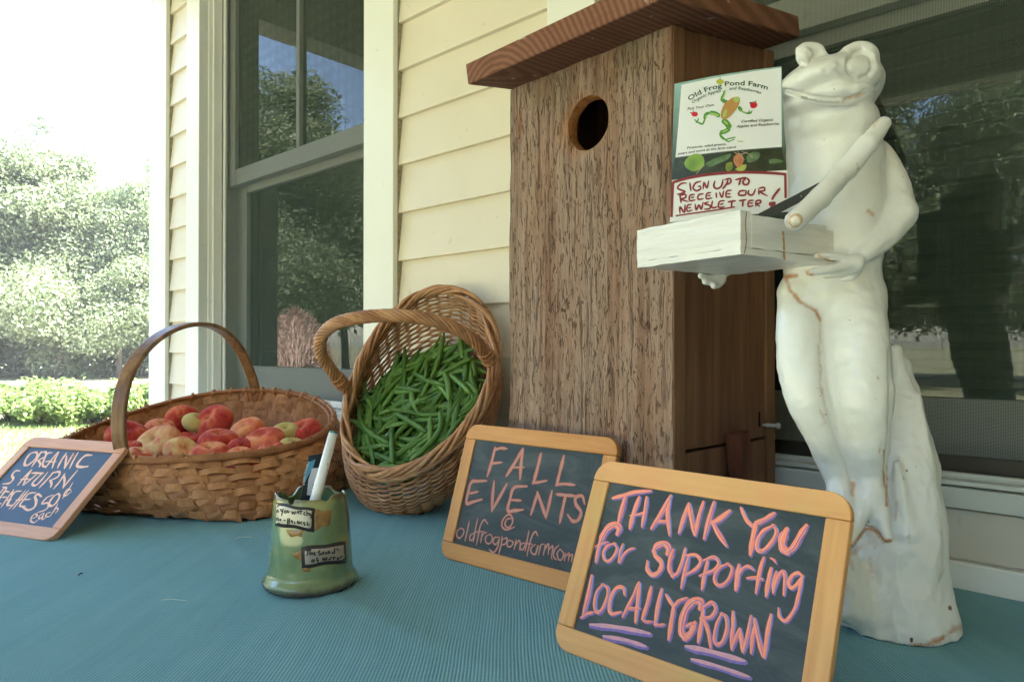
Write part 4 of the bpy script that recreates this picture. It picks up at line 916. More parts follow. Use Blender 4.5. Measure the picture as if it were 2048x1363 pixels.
BME = []
for s in range(12):
    pts, r = bean_mesh(s); V, Fc = tube(pts, r, 8, flat=.78, nrm0=(0, 0, 1)); V2, F2 = tube([pts[0], pts[0]+[-.03, .012, .01], pts[0]+[-.055, .004, .012]], [.013, .010, .004], 5)
    BME.append(mesh('green_bean', *join([(V, Fc), (V2, F2)]), BMT[s % 2], True))
def pile(s, t, lay): # surface of the pile in basket axes: s along aB (down), t along bB
    dep = .004+.155*max(0, (.62-s/AR))/1.62*1.0
    return dep
def bean_at(px, py, d): return P(px, py, d)
rg = random.Random(11); cnt = 0
bean_words = ['green bean in the tipped wicker basket, lying among many like it']
def pile_pt(s, t, extra):
    w = .012+.085*((AR-s)/(2*AR))**1.1+extra; c = bc+shift*(w/.16)
    return c+aB*s+bB*t
for lay in range(4):
    for k in range(90 if lay < 3 else 80):
        a = rg.random()*6.283; q = math.sqrt(rg.random()); s = AR*.93*q*math.cos(a); t = BR_*.93*q*math.sin(a)
        if s < -AR*.64 + .16*(-t): continue
        L = rg.uniform(.115, .175)
        # keep both ends inside the mouth
        for tr in range(14):
            th = rg.gauss(-.55, .75) if rg.random() < .75 else rg.uniform(0, 3.14); ds, dt = math.sin(th)*L/2, math.cos(th)*L/2
            if all(((s+g*ds)/(AR*.95))**2+((t+g*dt)/(BR_*.95))**2 < 1 for g in (-1, 1)): break
        else: continue
        p0 = pile_pt(s, t, lay*.010+.004); X = nrm(pile_pt(s+ds, t+dt, lay*.010+rg.uniform(-.008, .008))-pile_pt(s-ds, t-dt, lay*.010+rg.uniform(-.008, .008))); Yv = nrm(np.cross(nB, X)); Zv = np.cross(X, Yv)
        roll = rg.uniform(-.8, .8); Y2 = Yv*math.cos(roll)+Zv*math.sin(roll); Z2 = np.cross(X, Y2); o = link_mesh('green_bean', BME[rg.randrange(12)])
        fat = .125*rg.uniform(.72, .95); M = Matrix(((X[0]*L, Y2[0]*fat, Z2[0]*fat, p0[0]), (X[1]*L, Y2[1]*fat, Z2[1]*fat, p0[1]), (X[2]*L, Y2[2]*fat, Z2[2]*fat, p0[2]), (0, 0, 0, 1))); o.matrix_basis = M
        tag(o, bean_words[0], 'green bean', 'green beans in the wicker basket'); cnt += 1
# beans that lie on top and can be told apart: zoomed picture points
zz = lambda x, y: (600+x/2.839, 540+y/2.839)
tops = [([(818, 355), (790, 500), (740, 620), (690, 715)], .004, 'long straight green bean standing out at the top centre of the pile'), ([(905, 368), (915, 440), (925, 500)], .004, 'short upright green bean at the top right of the pile'),
 ([(596, 435), (592, 600), (588, 785)], .004, 'straight upright green bean left of the centre'), ([(412, 490), (375, 570), (365, 680), (405, 780)], .012, 'curved green bean hugging the left wall of the basket'),
 ([(590, 590), (500, 680), (405, 795)], .002, 'long green bean slanting down to the left wall'), ([(640, 580), (730, 625), (828, 655)], .0, 'green bean lying slantwise across the centre of the pile'),
 ([(975, 500), (890, 540), (775, 605)], .0, 'fat green bean slanting up to the right rim'), ([(850, 592), (910, 640), (968, 700)], .0, 'green bean slanting down to the right below the fat one'),
 ([(552, 664), (620, 672), (688, 686)], -.004, 'short pale green bean lying level over the upright one'), ([(738, 830), (740, 900), (735, 970)], .0, 'stubby upright green bean at the lower centre'),
 ([(540, 810), (630, 860), (720, 920)], .0, 'green bean slanting down to the right at the lower left centre'), ([(520, 920), (522, 1000), (526, 1100)], .0, 'upright green bean near the bottom of the pile'),
 ([(620, 1085), (720, 1000), (795, 900), (795, 790)], -.004, 'long curved green bean sweeping up from the bottom right'), ([(400, 1138), (500, 1115), (612, 1130)], -.002, 'green bean resting level on the lower rim'),
 ([(335, 765), (345, 860), (410, 930), (510, 985)], .004, 'curved green bean running down the left side'), ([(815, 565), (840, 650), (845, 735)], -.002, 'dark green bean hanging down at the right of centre'),
 ([(958, 292), (955, 360), (962, 430)], .03, 'upright green bean highest at the top right corner'), ([(1070, 358), (1060, 400), (1040, 450)], .02, 'short green bean tucked by the right end of the handle'), ([(605, 760), (660, 750), (720, 745)], -.003, 'bent green bean at the very centre of the pile'), ([(560, 460), (535, 560), (500, 660)], .012, 'dark green bean slanting behind the upright one')]
pl_p = pile_pt(0, 0, 0); pl_n = nrm(np.cross(pile_pt(.1, 0, 0)-pile_pt(-.1, 0, 0), bB))
for pts, dz, lab in tops:
    W = [onp(*zz(x, y), pl_p, pl_n) for x, y in pts]; W = [w+nrm(CAM-w)*(.010-dz) for w in W]; W = catmull(W, 6); n_ = len(W); Ln = np.linalg.norm(np.diff(W, axis=0), axis=1).sum()
    u = np.linspace(0, 1, n_); r = .0052*np.clip(np.sin(np.pi*u), .05, 1)**.17*(1+.07*np.sin(u*26+dz*900)); r[0] = .0016; r[-1] = .001
    tag(wobj('green_bean', tube(W, r, 9, flat=.8, nrm0=nB), BMT[len(lab) % 2], None, True), lab, 'green bean', 'green beans in the wicker basket')
print('beans', cnt+len(tops))
# ------------------------------------------------------------------ cast frog statue, shaped as a blended distance field
import openvdb
def field_mesh(prims, lo, hi, vox, zmin=None, post=None):
    lo = np.array(lo); hi = np.array(hi); n = np.ceil((hi-lo)/vox).astype(int)+1
    D = np.full(n, .03, np.float32)
    ax = [lo[i]+vox*np.arange(n[i]) for i in range(3)]
    for pr in prims:
        kind = pr[0]; k = pr[-1]
        if kind == 'chain': pts = np.array(pr[1]); rr = np.array(pr[2]); R = rr.max()
        if kind == 'chain': pass
        elif kind == 'cap': a, ra, b, rb = [np.array(q, float) for q in pr[1:5]]; pts = np.stack([a, b]); R = float(max(ra, rb))
        else: c, A, rad = pr[1:4]; c = np.array(c, float); rad = np.array(rad, float); pts = c[None]; R = rad.max()
        pad = R+k+.012; i0 = np.maximum(0, np.floor((pts.min(0)-pad-lo)/vox).astype(int)); i1 = np.minimum(n, np.ceil((pts.max(0)+pad-lo)/vox).astype(int)+1)
        if (i1 <= i0).any(): continue
        X, Y, Zg = np.meshgrid(ax[0][i0[0]:i1[0]], ax[1][i0[1]:i1[1]], ax[2][i0[2]:i1[2]], indexing='ij'); Q = np.stack([X, Y, Zg], -1).astype(np.float32)
        if kind == 'chain':
            d = np.full(Q.shape[:-1], 9., np.float32)
            for a, b, ra, rb in zip(pts[:-1], pts[1:], rr[:-1], rr[1:]): ba = b-a; h = np.clip(((Q-a) @ ba)/(ba @ ba+1e-12), 0, 1); d = np.minimum(d, np.linalg.norm(Q-a-h[..., None]*ba, axis=-1)-(ra+(rb-ra)*h))
        elif kind == 'cap':
            ba = b-a; h = np.clip(((Q-a) @ ba)/(ba @ ba+1e-12), 0, 1); d = np.linalg.norm(Q-a-h[..., None]*ba, axis=-1)-(ra+(rb-ra)*h)
        else:
            q = (Q-c) @ np.array(A).T; k0 = np.linalg.norm(q/rad, axis=-1); k1 = np.linalg.norm(q/rad**2, axis=-1)+1e-6; d = k0*(k0-1)/k1
        sl_ = tuple(slice(i0[i], i1[i]) for i in range(3)); e = D[sl_]
        if kind == 'sub': dd = -d; h = np.clip(.5-.5*(e-dd)/k, 0, 1); e = e*(1-h)+dd*h+k*h*(1-h); D[sl_] = e; continue
        h = np.clip(.5+.5*(d-e)/k, 0, 1); D[sl_] = d*(1-h)+e*h-k*h*(1-h)
    if zmin is not None: Zg = ax[2][None, None, :]; D = np.maximum(D, (zmin-Zg).astype(np.float32)*np.ones_like(D))
    if post is not None: D = post(D, ax)
    g = openvdb.FloatGrid(.03); g.copyFromArray(np.ascontiguousarray(D, dtype=np.float32)); pt, qd = g.convertToQuads(0.0)
    return lo+np.array(pt)*vox, np.array(qd)[:, ::-1]
CA = np.stack([RT, HF, [0, 0, 1]])           # camera aligned axes: across, away, up
def C(x0, y0, d0, r0, x1, y1, d1, r1, k=.012): return ('cap', P(x0, y0, d0), r0*d0/F, P(x1, y1, d1), r1*d1/F, k)
def chain(pts, k=.012, n=3):
    q = catmull(pts, n); return [('chain', [P(*v[:3]) for v in q], [v[3]*v[2]/F for v in q], k)]
def El(x, y, d, rx, rz, ry, k=.012, rot=0, kind='ell'):
    """ellipsoid: rx across, ry up (pixels at its depth), rz deep in metres"""
    c, s = math.cos(rot), math.sin(rot); A = np.array([[c, 0, s], [0, 1, 0], [-s, 0, c]]) @ CA
    return (kind, P(x, y, d), A, (rx*d/F, rz, ry*d/F), k)
S = []
# rock
S += [El(1784, 1240, .735, 112, .062, 70, .02), El(1782, 1180, .735, 101, .058, 90, .03), El(1786, 1080, .735, 88, .052, 110, .03), El(1795, 980, .735, 72, .045, 120, .025), El(1805, 880, .738, 48, .034, 110, .02)]
S += [C(1803, 800, .74, 27, 1792, 700, .745, 12, .012), C(1835, 800, .745, 12, 1812, 730, .745, 10, .01), C(1848, 1000, .72, 26, 1822, 830, .725, 12, .008), C(1855, 1130, .715, 24, 1846, 980, .722, 14, .006), C(1810, 1060, .69, 16, 1796, 930, .695, 10, .01), C(1872, 1230, .715, 26, 1860, 1090, .72, 16, .010), C(1700, 1210, .70, 34, 1690, 1120, .70, 26, .02)]
# legs
S += chain([(1596, 590, .715, 38), (1596, 650, .70, 41), (1602, 730, .692, 45), (1615, 795, .685, 42), (1640, 860, .69, 34), (1664, 925, .695, 28), (1684, 985, .69, 22)], .008)
S += chain([(1702, 585, .72, 58), (1708, 650, .695, 62), (1716, 730, .683, 61), (1724, 800, .676, 57), (1732, 870, .682, 45), (1738, 940, .69, 33), (1741, 990, .69, 26)], .008)
# feet
S += chain([(1736, 985, .682, 26), (1716, 1040, .672, 16), (1703, 1086, .664, 7)], .006)+chain([(1745, 985, .682, 26), (1762, 1035, .672, 17), (1775, 1076, .665, 8)], .006)+[C(1738, 990, .684, 26, 1738, 1040, .678, 14, .006)]
S += chain([(1684, 985, .682, 22), (1692, 1040, .672, 14), (1690, 1080, .665, 8)], .006)+chain([(1676, 985, .684, 20), (1664, 1040, .676, 13), (1655, 1078, .668, 7)], .006)
# torso, belly, chest, throat
S += [El(1660, 590, .722, 95, .046, 62, .012), El(1661, 500, .722, 94, .052, 90, .016), El(1668, 400, .722, 92, .050, 110, .016), El(1668, 310, .722, 88, .050, 85, .016), El(1660, 250, .712, 86, .050, 55, .012)]
# head: broad snout, jaw, crown, eyes
S += [El(1662, 175, .705, 88, .056, 46, .012, .05), El(1620, 166, .678, 54, .036, 28, .024, .12), El(1655, 208, .692, 80, .050, 28, .005, .05), El(1708, 170, .722, 44, .038, 56, .014)]
S += [El(1621, 112, .690, 26, .016, 22, .003, .1), El(1717, 127, .688, 35, .024, 39, .003, -.2)]
S += [El(1607, 113, .671, 15, .009, 15, .002), El(1735, 128, .668, 18, .010, 25, .002, -.15)]
S += chain([(1672, 128, .668, 7), (1690, 104, .668, 8), (1718, 91, .670, 9), (1742, 100, .672, 9), (1752, 128, .675, 8)], .004)+chain([(1596, 100, .672, 6), (1612, 91, .672, 7), (1636, 95, .674, 7), (1648, 112, .676, 6)], .004)
S += chain([(1576, 186, .648, 6), (1604, 196, .640, 6), (1645, 207, .643, 6), (1690, 207, .655, 6), (1722, 198, .668, 5)], .004)          # lower lip
# bent arm holding the tray: shoulder, elbow, forearm, hand
S += chain([(1752, 310, .725, 30), (1782, 370, .715, 34), (1796, 428, .700, 33)], .010)+chain([(1796, 428, .700, 33), (1772, 468, .685, 27), (1735, 503, .668, 18), (1712, 520, .660, 14)], .006)
S += [El(1706, 528, .655, 22, .008, 18, .006)]
S += chain([(1698, 518, .652, 9), (1668, 512, .646, 7.5), (1634, 511, .642, 5.5)], .003)+chain([(1700, 530, .650, 10), (1665, 537, .642, 8.5), (1618, 545, .640, 6)], .003)+chain([(1702, 540, .655, 9), (1680, 548, .650, 8), (1648, 552, .648, 5.5)], .003)+chain([(1712, 545, .660, 8), (1700, 556, .660, 7), (1684, 560, .662, 5)], .003)
# far hand with knuckles showing under the tray
S += chain([(1585, 460, .75, 22), (1520, 492, .775, 13), (1462, 534, .785, 10)], .01)+[C(1462, 534, .785, 10, 1442, 552, .778, 9, .006)]
S += chain([(1442, 552, .776, 7), (1418, 555, .765, 6), (1401, 551, .755, 6.5)], .002)+chain([(1444, 556, .776, 7), (1424, 565, .766, 6), (1410, 562, .758, 6.5)], .002)+chain([(1446, 560, .776, 7), (1436, 571, .768, 6), (1428, 571, .760, 6.5)], .002)
lo = (-.50, -.46, -.004); hi = (-.02, -.05, .62)
# separate straight arm piece (cut pipe) is modelled in the same field with a crisp joint
A_ = [C(1766, 248, .655, 15, 1735, 288, .645, 20, .002), C(1735, 288, .645, 20, 1690, 340, .640, 21, .003), C(1690, 340, .640, 21, 1640, 396, .620, 21, .003), C(1640, 396, .620, 21, 1592, 441, .601, 22, .003)]
S += A_
groove = [([(1570, 181), (1604, 190), (1648, 200), (1690, 201), (1722, 190), (1732, 182)], 4.2, .0034), ([(1592, 151), (1597, 155)], 4, .0015), ([(1650, 140), (1655, 143)], 3, .001),
          ([(1700, 112), (1720, 103), (1741, 110), (1748, 134), (1738, 152), (1716, 156), (1700, 145), (1696, 125), (1700, 112)], 3.4, .0042), ([(1592, 104), (1602, 98), (1618, 102), (1622, 118), (1610, 130), (1596, 126), (1592, 104)], 2.8, .0034), ([(1676, 140), (1690, 150), (1712, 162)], 5, .0014), ([(1640, 690), (1646, 780), (1668, 860), (1696, 930), (1706, 985)], 5, .002), ([(1779, 700), (1783, 800), (1776, 900), (1768, 975)], 4, .0020),
          ([(1640, 470), (1655, 540)], 6, .0006), ([(1788, 480), (1760, 500)], 4, .001), ([(1733, 1000), (1728, 1040)], 4, .001), ([(1740, 1040), (1720, 1055)], 4, .0008)]
def seg_dist(q, pl):
    pl = np.array(pl, float); best = np.full(len(q), 1e9)
    for a, b in zip(pl[:-1], pl[1:]): ba = b-a; h = np.clip(((q-a) @ ba)/(ba @ ba+1e-9), 0, 1); best = np.minimum(best, np.linalg.norm(q-a-h[:, None]*ba, axis=1))
    return best
FV, FQ = field_mesh(S, lo, hi, .0020, 0.0)
cc = FV.mean(0)
me = mesh('frog_body', FV, FQ, None, True); nor = np.zeros(len(FV)*3, np.float32); me.vertices.foreach_get('normal', nor); nor = nor.reshape(-1, 3)
if ((FV-cc)*nor).sum() < 0: me.flip_normals(); nor = -nor
pp = projm(FV)[:, :2]; facing = ((CAM-FV)*nor).sum(1) > 0
off = np.zeros(len(FV))
for pl, w, dp in groove: off -= dp*np.exp(-(seg_dist(pp, pl)/w)**2)*facing
rough = np.array([mnoise.noise(Vector(v*38))*.0011+mnoise.noise(Vector(v*110))*.0006+max(0, mnoise.noise(Vector(v*55+3.0))-.35)*-.004 for v in FV]); rockm = np.clip((1000-pp[:, 1])/-60, 0, 1)
rk = np.clip(((pp[:, 0]-1770)/25), 0, 1)*np.clip((pp[:, 1]-690)/30, 0, 1); rockm = np.maximum(rk, np.clip((pp[:, 1]-1085)/30, 0, 1))
big_ = np.array([mnoise.ridged_multi_fractal(Vector(v*Vector((26, 26, 9)) if False else (v[0]*30, v[1]*30, v[2]*11)), 1, 2, 3, 1, 2) for v in FV])
off += rough+rockm*(big_-1.2)*.0032
FV2 = FV+nor*off[:, None]; FV2[:, 2] = np.maximum(FV2[:, 2], 0)
# rust: creases, chips and runs that the photograph shows
rust = np.zeros(len(FV)); chip = np.zeros(len(FV))
rl = [([(1752, 1086), (1740, 1120), (1744, 1160)], 6, .25), ([(1700, 1100), (1706, 1140)], 5, .3), ([(1640, 820), (1650, 845)], 4, .5), ([(1790, 1000), (1786, 1040)], 3, .3), ([(1762, 880), (1758, 905)], 3, .5), ([(1553, 552), (1575, 553), (1592, 551)], 5, 1.0), ([(1572, 556), (1580, 580), (1600, 603), (1632, 622), (1640, 640)], 4, .7), ([(1640, 640), (1641, 700), (1646, 780), (1660, 830)], 3.5, .35), ([(1708, 965), (1706, 990)], 4, .9),
      ([(1768, 900), (1772, 960), (1773, 1010)], 2.6, 1.0), ([(1690, 1082), (1703, 1092), (1720, 1072), (1730, 1058), (1745, 1056), (1758, 1066), (1768, 1082), (1780, 1080)], 4.0, 1.0), ([(1735, 1062), (1752, 1075), (1700, 1110)], 9, .35),
      ([(1737, 422), (1745, 428)], 5, .8), ([(1755, 240), (1748, 250)], 5, .5), ([(1637, 512), (1655, 518)], 5, .8), ([(1612, 543), (1625, 550)], 4, .6), ([(1590, 452), (1570, 470)], 7, .5), ([(1579, 428), (1572, 445), (1580, 462)], 3.5, .6), ([(1735, 186), (1715, 195), (1690, 200)], 3, .45), ([(1600, 190), (1650, 199)], 2.5, .3)]
for x in range(1670, 1916, 11):
    y = 1297-((x-1790)/124)**2*14-(max(0, x-1800)/114)**2*28; rl.append(([(x, y), (x+7, y-2)], 5+3*math.sin(x), .75))
for pl, w, s in rl: rust = np.maximum(rust, s*np.exp(-(seg_dist(pp, pl)/w)**2)*facing)
rc = random.Random(8)
for x, y in [(1640, 790), (1702, 838), (1706, 845), (1718, 770), (1640, 815), (1652, 828), (1815, 940), (1822, 948), (1830, 932), (1820, 815), (1825, 835), (1738, 1045), (1668, 178), (1672, 180), (1636, 300), (1700, 640), (1880, 1065), (1885, 1090), (1600, 640), (1905, 1215), (1713, 1290), (1726, 1290), (1823, 1278), (1830, 812), (1842, 930)]:
    chip = np.maximum(chip, (.9 if y > 1200 else .6)*np.exp(-(np.linalg.norm((pp-[x, y])*[1, .7], axis=1)/(4.5 if y > 1200 else 2.6))**2)*facing)
me.vertices.foreach_set('co', FV2.astype(np.float32).ravel())
at = me.attributes.new('rust', 'FLOAT_COLOR', 'POINT'); a4 = np.stack([rust, chip, rockm, np.ones(len(FV))], 1).astype(np.float32); at.data.foreach_set('color', a4.ravel())
def cast_mat(name, c):
    m = Mat(name, .36, .5); n = m.noise(14, 4, .6); f = m.noise(240, 4, .65); _, cl = m.attr('rust'); r, g, b = m.sep(cl)
    k = m.mix(m.ramp(n, [(.35, 0), (.75, .5)]), c, (.68, .66, .60)); jag = m.noise(130, 4, .7)
    pat = m.ramp(m.noise(28, 3, .6), [(.38, .55), (.62, 1)]); r = m.math('MULTIPLY', r, pat); rr = m.ramp(m.math('ADD', r, m.math('MULTIPLY', m.math('SUBTRACT', jag, .5), .8)), [(.10, 0), (.60, .85)])
    k = m.mix(rr, k, (.50, .20, .04)); k = m.mix(m.ramp(m.math('ADD', r, m.math('SUBTRACT', jag, .5)), [(.80, 0), (.95, .9)]), k, (.10, .03, .015))
    ch = m.ramp(m.math('ADD', g, m.math('MULTIPLY', m.math('SUBTRACT', jag, .5), 1.3)), [(.42, 0), (.55, 1)]); k = m.mix(ch, k, (.16, .07, .035)); sp = m.ramp(m.noise(55, 3, .6), [(.70, 0), (.735, .6)]); k = m.mix(sp, k, (.50, .40, .24))
    m.col(k); m.set('Roughness', m.ramp(m.noise(30, 3), [(.3, .28), (.7, .5)])); m.bump(m.mix(.5, m.mix(.5, f, m.noise(75, 4, .6)), n), .55, .0018); m.set('Coat Weight', .25); m.set('Coat Roughness', .18); return m.m
M_CAST = cast_mat('chipped_white_enamel', (.82, .82, .81))
me.materials.append(M_CAST)
fc = onz(1790, 1270); fbase = np.array([fc[0], fc[1], 0]); frog = empty('frog_statue', tuple(fbase))
tag(frog, 'tall white painted cast frog statue standing on a rock, holding a tray', 'frog statue')
me.transform(Matrix.Translation(-Vector(fbase))); fo = link_mesh('frog_body', me, frog)
# bolt in the end of the straight arm
bc_ = P(1591, 441, .588); bd = nrm(P(1592, 441, .603)-P(1640, 398, .625)); bd = nrm(bd*.55+nrm(CAM-bc_)*.75); q1_ = nrm(np.cross(bd, Z)); q2_ = np.cross(bd, q1_); pos = P(1591, 441, .593)
def disc(r0, r1, h0, h1, n=18): 
    a = np.linspace(0, 2*np.pi, n, endpoint=False); V = [pos+bd*h0+(q1_*math.cos(x)+q2_*math.sin(x))*r0 for x in a]+[pos+bd*h1+(q1_*math.cos(x)+q2_*math.sin(x))*r1 for x in a]
    return V, [tuple(range(n, 2*n))]+[(k, (k+1) % n, n+(k+1) % n, n+k) for k in range(n)]
wobj('bolt_washer', disc(.0058, .0055, -.002, .0016), plain('rust_ringed_washer', (.58, .42, .28), .8, .2, .4, 200), frog, True); wobj('bolt', disc(.0042, .0036, .0016, .0030), plain('flaking_bolt', (.74, .66, .56), .6, .3, .2, 300), frog, True)
# tray
tn, tl_, tr_ = np.array([-.261, -.426, .367]), np.array([-.385, -.394, .367]), np.array([-.227, -.296, .367]); ex_ = nrm(tl_-tn); ey_ = nrm(tr_-tn); LX, LY, TH = .1276, .134, .038
def tray_box(x0, x1, y0, y1, z0, z1): return frame_box(tn, ex_, ey_, Z, x0, x1, y0, y1, z0, z1)
def rough_box(x0, x1, y0, y1, z0, z1, seed, amp=.0007, step=.0035):
    """box whose faces are finely gridded and uneven, like paint over old wood"""
    V, Fc = [], []
    def face(o, u, v, lu, lv):
        nu, nv = max(1, int(lu/step)), max(1, int(lv/step)); b = len(V); 
        for j in range(nv+1):
            for i in range(nu+1): V.append(np.array(o)+np.array(u)*lu*i/nu+np.array(v)*lv*j/nv)
        for j in range(nv):
            for i in range(nu): k = b+j*(nu+1)+i; Fc.append((k, k+1, k+nu+2, k+nu+1))
    X_, Y_, Z_2 = (1, 0, 0), (0, 1, 0), (0, 0, 1); lx, ly, lz = x1-x0, y1-y0, z1-z0
    face((x0, y0, z0), X_, Z_2, lx, lz); face((x1, y1, z0), (-1, 0, 0), Z_2, lx, lz); face((x0, y1, z0), (0, -1, 0), Z_2, ly, lz); face((x1, y0, z0), Y_, Z_2, ly, lz); face((x0, y0, z1), X_, Y_, lx, ly); face((x0, y1, z0), X_, (0, -1, 0), lx, ly)
    out = []
    for v in V:
        d = Vector((mnoise.noise(Vector((v[0]*35+seed, v[1]*35, v[2]*240))), mnoise.noise(Vector((v[0]*35, v[1]*35+seed, v[2]*240))), mnoise.noise(Vector((v[0]*60, v[1]*60, v[2]*60+seed)))))*amp
        q = v+np.array(d); out.append(tn+ex_*q[0]+ey_*q[1]+Z*q[2])
    return out, [tuple(reversed(f)) for f in Fc] if np.dot(np.cross(ex_, ey_), Z) < 0 else Fc
def tray_mat():
    m = Mat('brushed_white_enamel', .42, .5); x, y, z = m.sep(); g = m.noise(60, 4, .7, m.map((.15, .15, 3))); k = m.mix(m.ramp(g, [(.35, 0), (.7, .6)]), (.80, .78, .76), (.62, .60, .57))
    jag = m.noise(120, 4, .7); k = m.mix(m.ramp(jag, [(.68, 0), (.73, .6)]), k, (.45, .36, .22)); m.col(k); m.bump(g, .8, .0016); m.set('Coat Weight', .2); return m.m
M_TRAY = tray_mat()
tray = wobj('tray', join([rough_box(.0, LX, .0, LY, .0, .006, 1), rough_box(-.001, .014, .013, LY-.013, .006, TH-.003, 2), rough_box(LX-.013, LX, .013, LY-.013, .006, TH, 3), rough_box(.0, LX, -.0004, .0125, .006, TH, 4), rough_box(.0, LX, LY-.0125, LY, .006, TH-.006, 5)]), M_TRAY, frog)
rs_ = onp(1590, 470, tn, ex_); M_RUN = plain('rust_run', (.50, .30, .14), .7, .2, .4, 300)
def decal(pts, w, name, m, nrm_=-ex_, p0=tn, lift=.0012):
    q = catmull([onp(x, y, p0+nrm_*lift, nrm_) for x, y in pts], 5); wobj(name, ribbon(q, np.tile(nrm_, (len(q), 1)), w, .0002), m, frog)
decal([(1566, 462), (1568, 490), (1569, 520)], .0028, 'rust_stain', M_RUN); decal([(1493, 424), (1491, 450), (1493, 480), (1489, 506)], .0007, 'joint_crack', flat('crack_dark', (.16, .07, .03), .9), lift=.0010)
decal([(1640, 514), (1660, 520), (1672, 521)], .0018, 'rust_stain', M_RUN)

# ------------------------------------------------------------------ leaflet, note and pencil in the tray
M_PAPER = plain('coated_paper', (.80, .81, .84), .35, .4, .02, 20)
bA, bB_ = P(1340, 444, .692), P(1577, 424, .668); tA, tB = P(1349, 168, .702), P(1563, 133, .680)
bA = bA-nrm(tA-bA)*.010; bB_ = bB_-nrm(tB-bB_)*.010
ln = nrm(np.cross(bB_-bA, tA-bA)); ln = ln if ln @ (CAM-bA) > 0 else -ln
def leaf_pt(u, v, lift=0): 
    q = (bA*(1-u)+bB_*u)*(1-v)+(tA*(1-u)+tB*u)*v; return q+ln*(.0035*math.sin(math.pi*u)+lift)
def leaf_uv(px, py):
    u, v = .5, .5
    for _ in range(12):
        q = onp(px, py, leaf_pt(u, v), ln)-leaf_pt(u, v); du, dv = (bB_-bA)*(1-v)+(tB-tA)*v, (tA-bA)*(1-u)+(tB-bB_)*u
        A = np.array([[du @ du, du @ dv], [du @ dv, dv @ dv]]); s = np.linalg.solve(A, [q @ du, q @ dv]); u += s[0]; v += s[1]
    return u, v
def uvgrid(quad, nu, nv, lift, fn=leaf_pt):
    """patch over four picture points TL TR BR BL"""
    c = [np.array(leaf_uv(*p)) for p in quad]; V = []
    for j in range(nv+1):
        for i in range(nu+1): a, b = i/nu, j/nv; q = (c[3]*(1-a)+c[2]*a)*(1-b)+(c[0]*(1-a)+c[1]*a)*b; V.append(fn(q[0], q[1], lift))
    return V, [(j*(nu+1)+i, j*(nu+1)+i+1, (j+1)*(nu+1)+i+1, (j+1)*(nu+1)+i) for j in range(nv) for i in range(nu)]
leafl = empty('leaflet', tuple(leaf_pt(.5, 0))); tag(leafl, 'Old Frog Pond Farm leaflet with a green frog drawing, standing in the tray', 'leaflet')
nu, nv = 24, 12; V = [leaf_pt(i/nu, j/nv, s) for s in (0, -.0005) for j in range(nv+1) for i in range(nu+1)]; n1 = (nu+1)*(nv+1)
Fc = [(j*(nu+1)+i, j*(nu+1)+i+1, (j+1)*(nu+1)+i+1, (j+1)*(nu+1)+i) for j in range(nv) for i in range(nu)]; Fc += [tuple(n1+k for k in reversed(f)) for f in Fc]
def edge_img():
    m = Mat('leaflet_cover_print', .3, .5); n = m.noise(90, 3); _, _, z = m.sep(); t = m.ramp(z, [(.06, 0), (.15, 1)]); k = m.mix(t, (.030, .045, .022), (.30, .50, .48)); k = m.mix(m.ramp(n, [(.5, 0), (.7, .5)]), k, (.10, .14, .10)); m.col(k); return m.m
wobj('sheet', (V, Fc), edge_img(), leafl, True)
wobj('white_panel', uvgrid([(1363, 170), (1562, 136), (1563.5, 294), (1351, 315)], 20, 2, .0003), M_PAPER, leafl, True)
def pf(px, py, lift): u, v = leaf_uv(px, py); return leaf_pt(u, v, lift)
def blob(pts, m, name, lift, par=None, n=5):
    q = catmull(list(pts)+[pts[0]], n)[:-1]; V = [pf(x, y, lift) for x, y in q]; c = pf(*np.mean(q, 0), lift); k = len(V); wobj(name, (V+[c], [(i, (i+1) % k, k) for i in range(k)]), m, par or leafl)
def lines(spec, m, name, lift, par=None, sm=4, taper=True):
    V, Fc = [], []
    for w, pts in spec:
        q = catmull(pts, sm); u = np.linspace(0, 1, len(q)); T = np.gradient(q, axis=0); T /= np.linalg.norm(T, axis=1)[:, None]+1e-9; N_ = np.stack([-T[:, 1], T[:, 0]], 1); ww = w/2*(np.clip(4*np.minimum(u, 1-u)+.5, 0, 1) if taper else 1+0*u)
        b = len(V)
        for i in range(len(q)): a1, a2 = q[i]-N_[i]*ww[i], q[i]+N_[i]*ww[i]; V += [pf(*a1, lift), pf(*a2, lift)]
        Fc += [(b+2*i, b+2*i+1, b+2*i+3, b+2*i+2) for i in range(len(q)-1)]
    wobj(name, (V, Fc), m, par or leafl)
zl = lambda x, y: (1320+x/4.007, 120+y/4.007)
def L4(txt): return [(float(r.split(':')[0])/4.007, [zl(*map(float, p.split(','))) for p in r.split(':')[1].split()]) for r in txt.strip().split(';') if r.strip()]
G1 = flat('print_green', (.10, .30, .06), .4); G2 = flat('print_light_green', (.38, .55, .16), .4); BRN = flat('print_amber', (.50, .26, .08), .4); REDP = flat('print_red', (.60, .02, .03), .4); INK = flat('print_dark_green_ink', (.025, .08, .05), .4); YEL = flat('print_olive', (.45, .48, .06), .4); BLK = flat('print_black', (.02, .02, .02), .4)
lines(L4("30:545,345 510,330 490,310; 18:490,312 505,285 520,255; 28:630,375 655,415; 14:655,415 700,430 735,425; 8:700,430 722,405; 8:712,430 742,410; 34:480,455 440,430 395,425; 24:395,425 365,440 358,480; 14:358,480 340,515 300,500; 10:300,500 275,478; 10:300,500 308,468; 10:300,500 285,505; 46:500,480 535,510 560,550; 34:560,550 520,575 480,585; 18:480,585 490,615 520,640; 10:520,640 560,630 605,620; 8:520,640 545,655 600,635; 8:515,640 540,650 555,662"), G1, 'frog_drawing_limb', .0006)
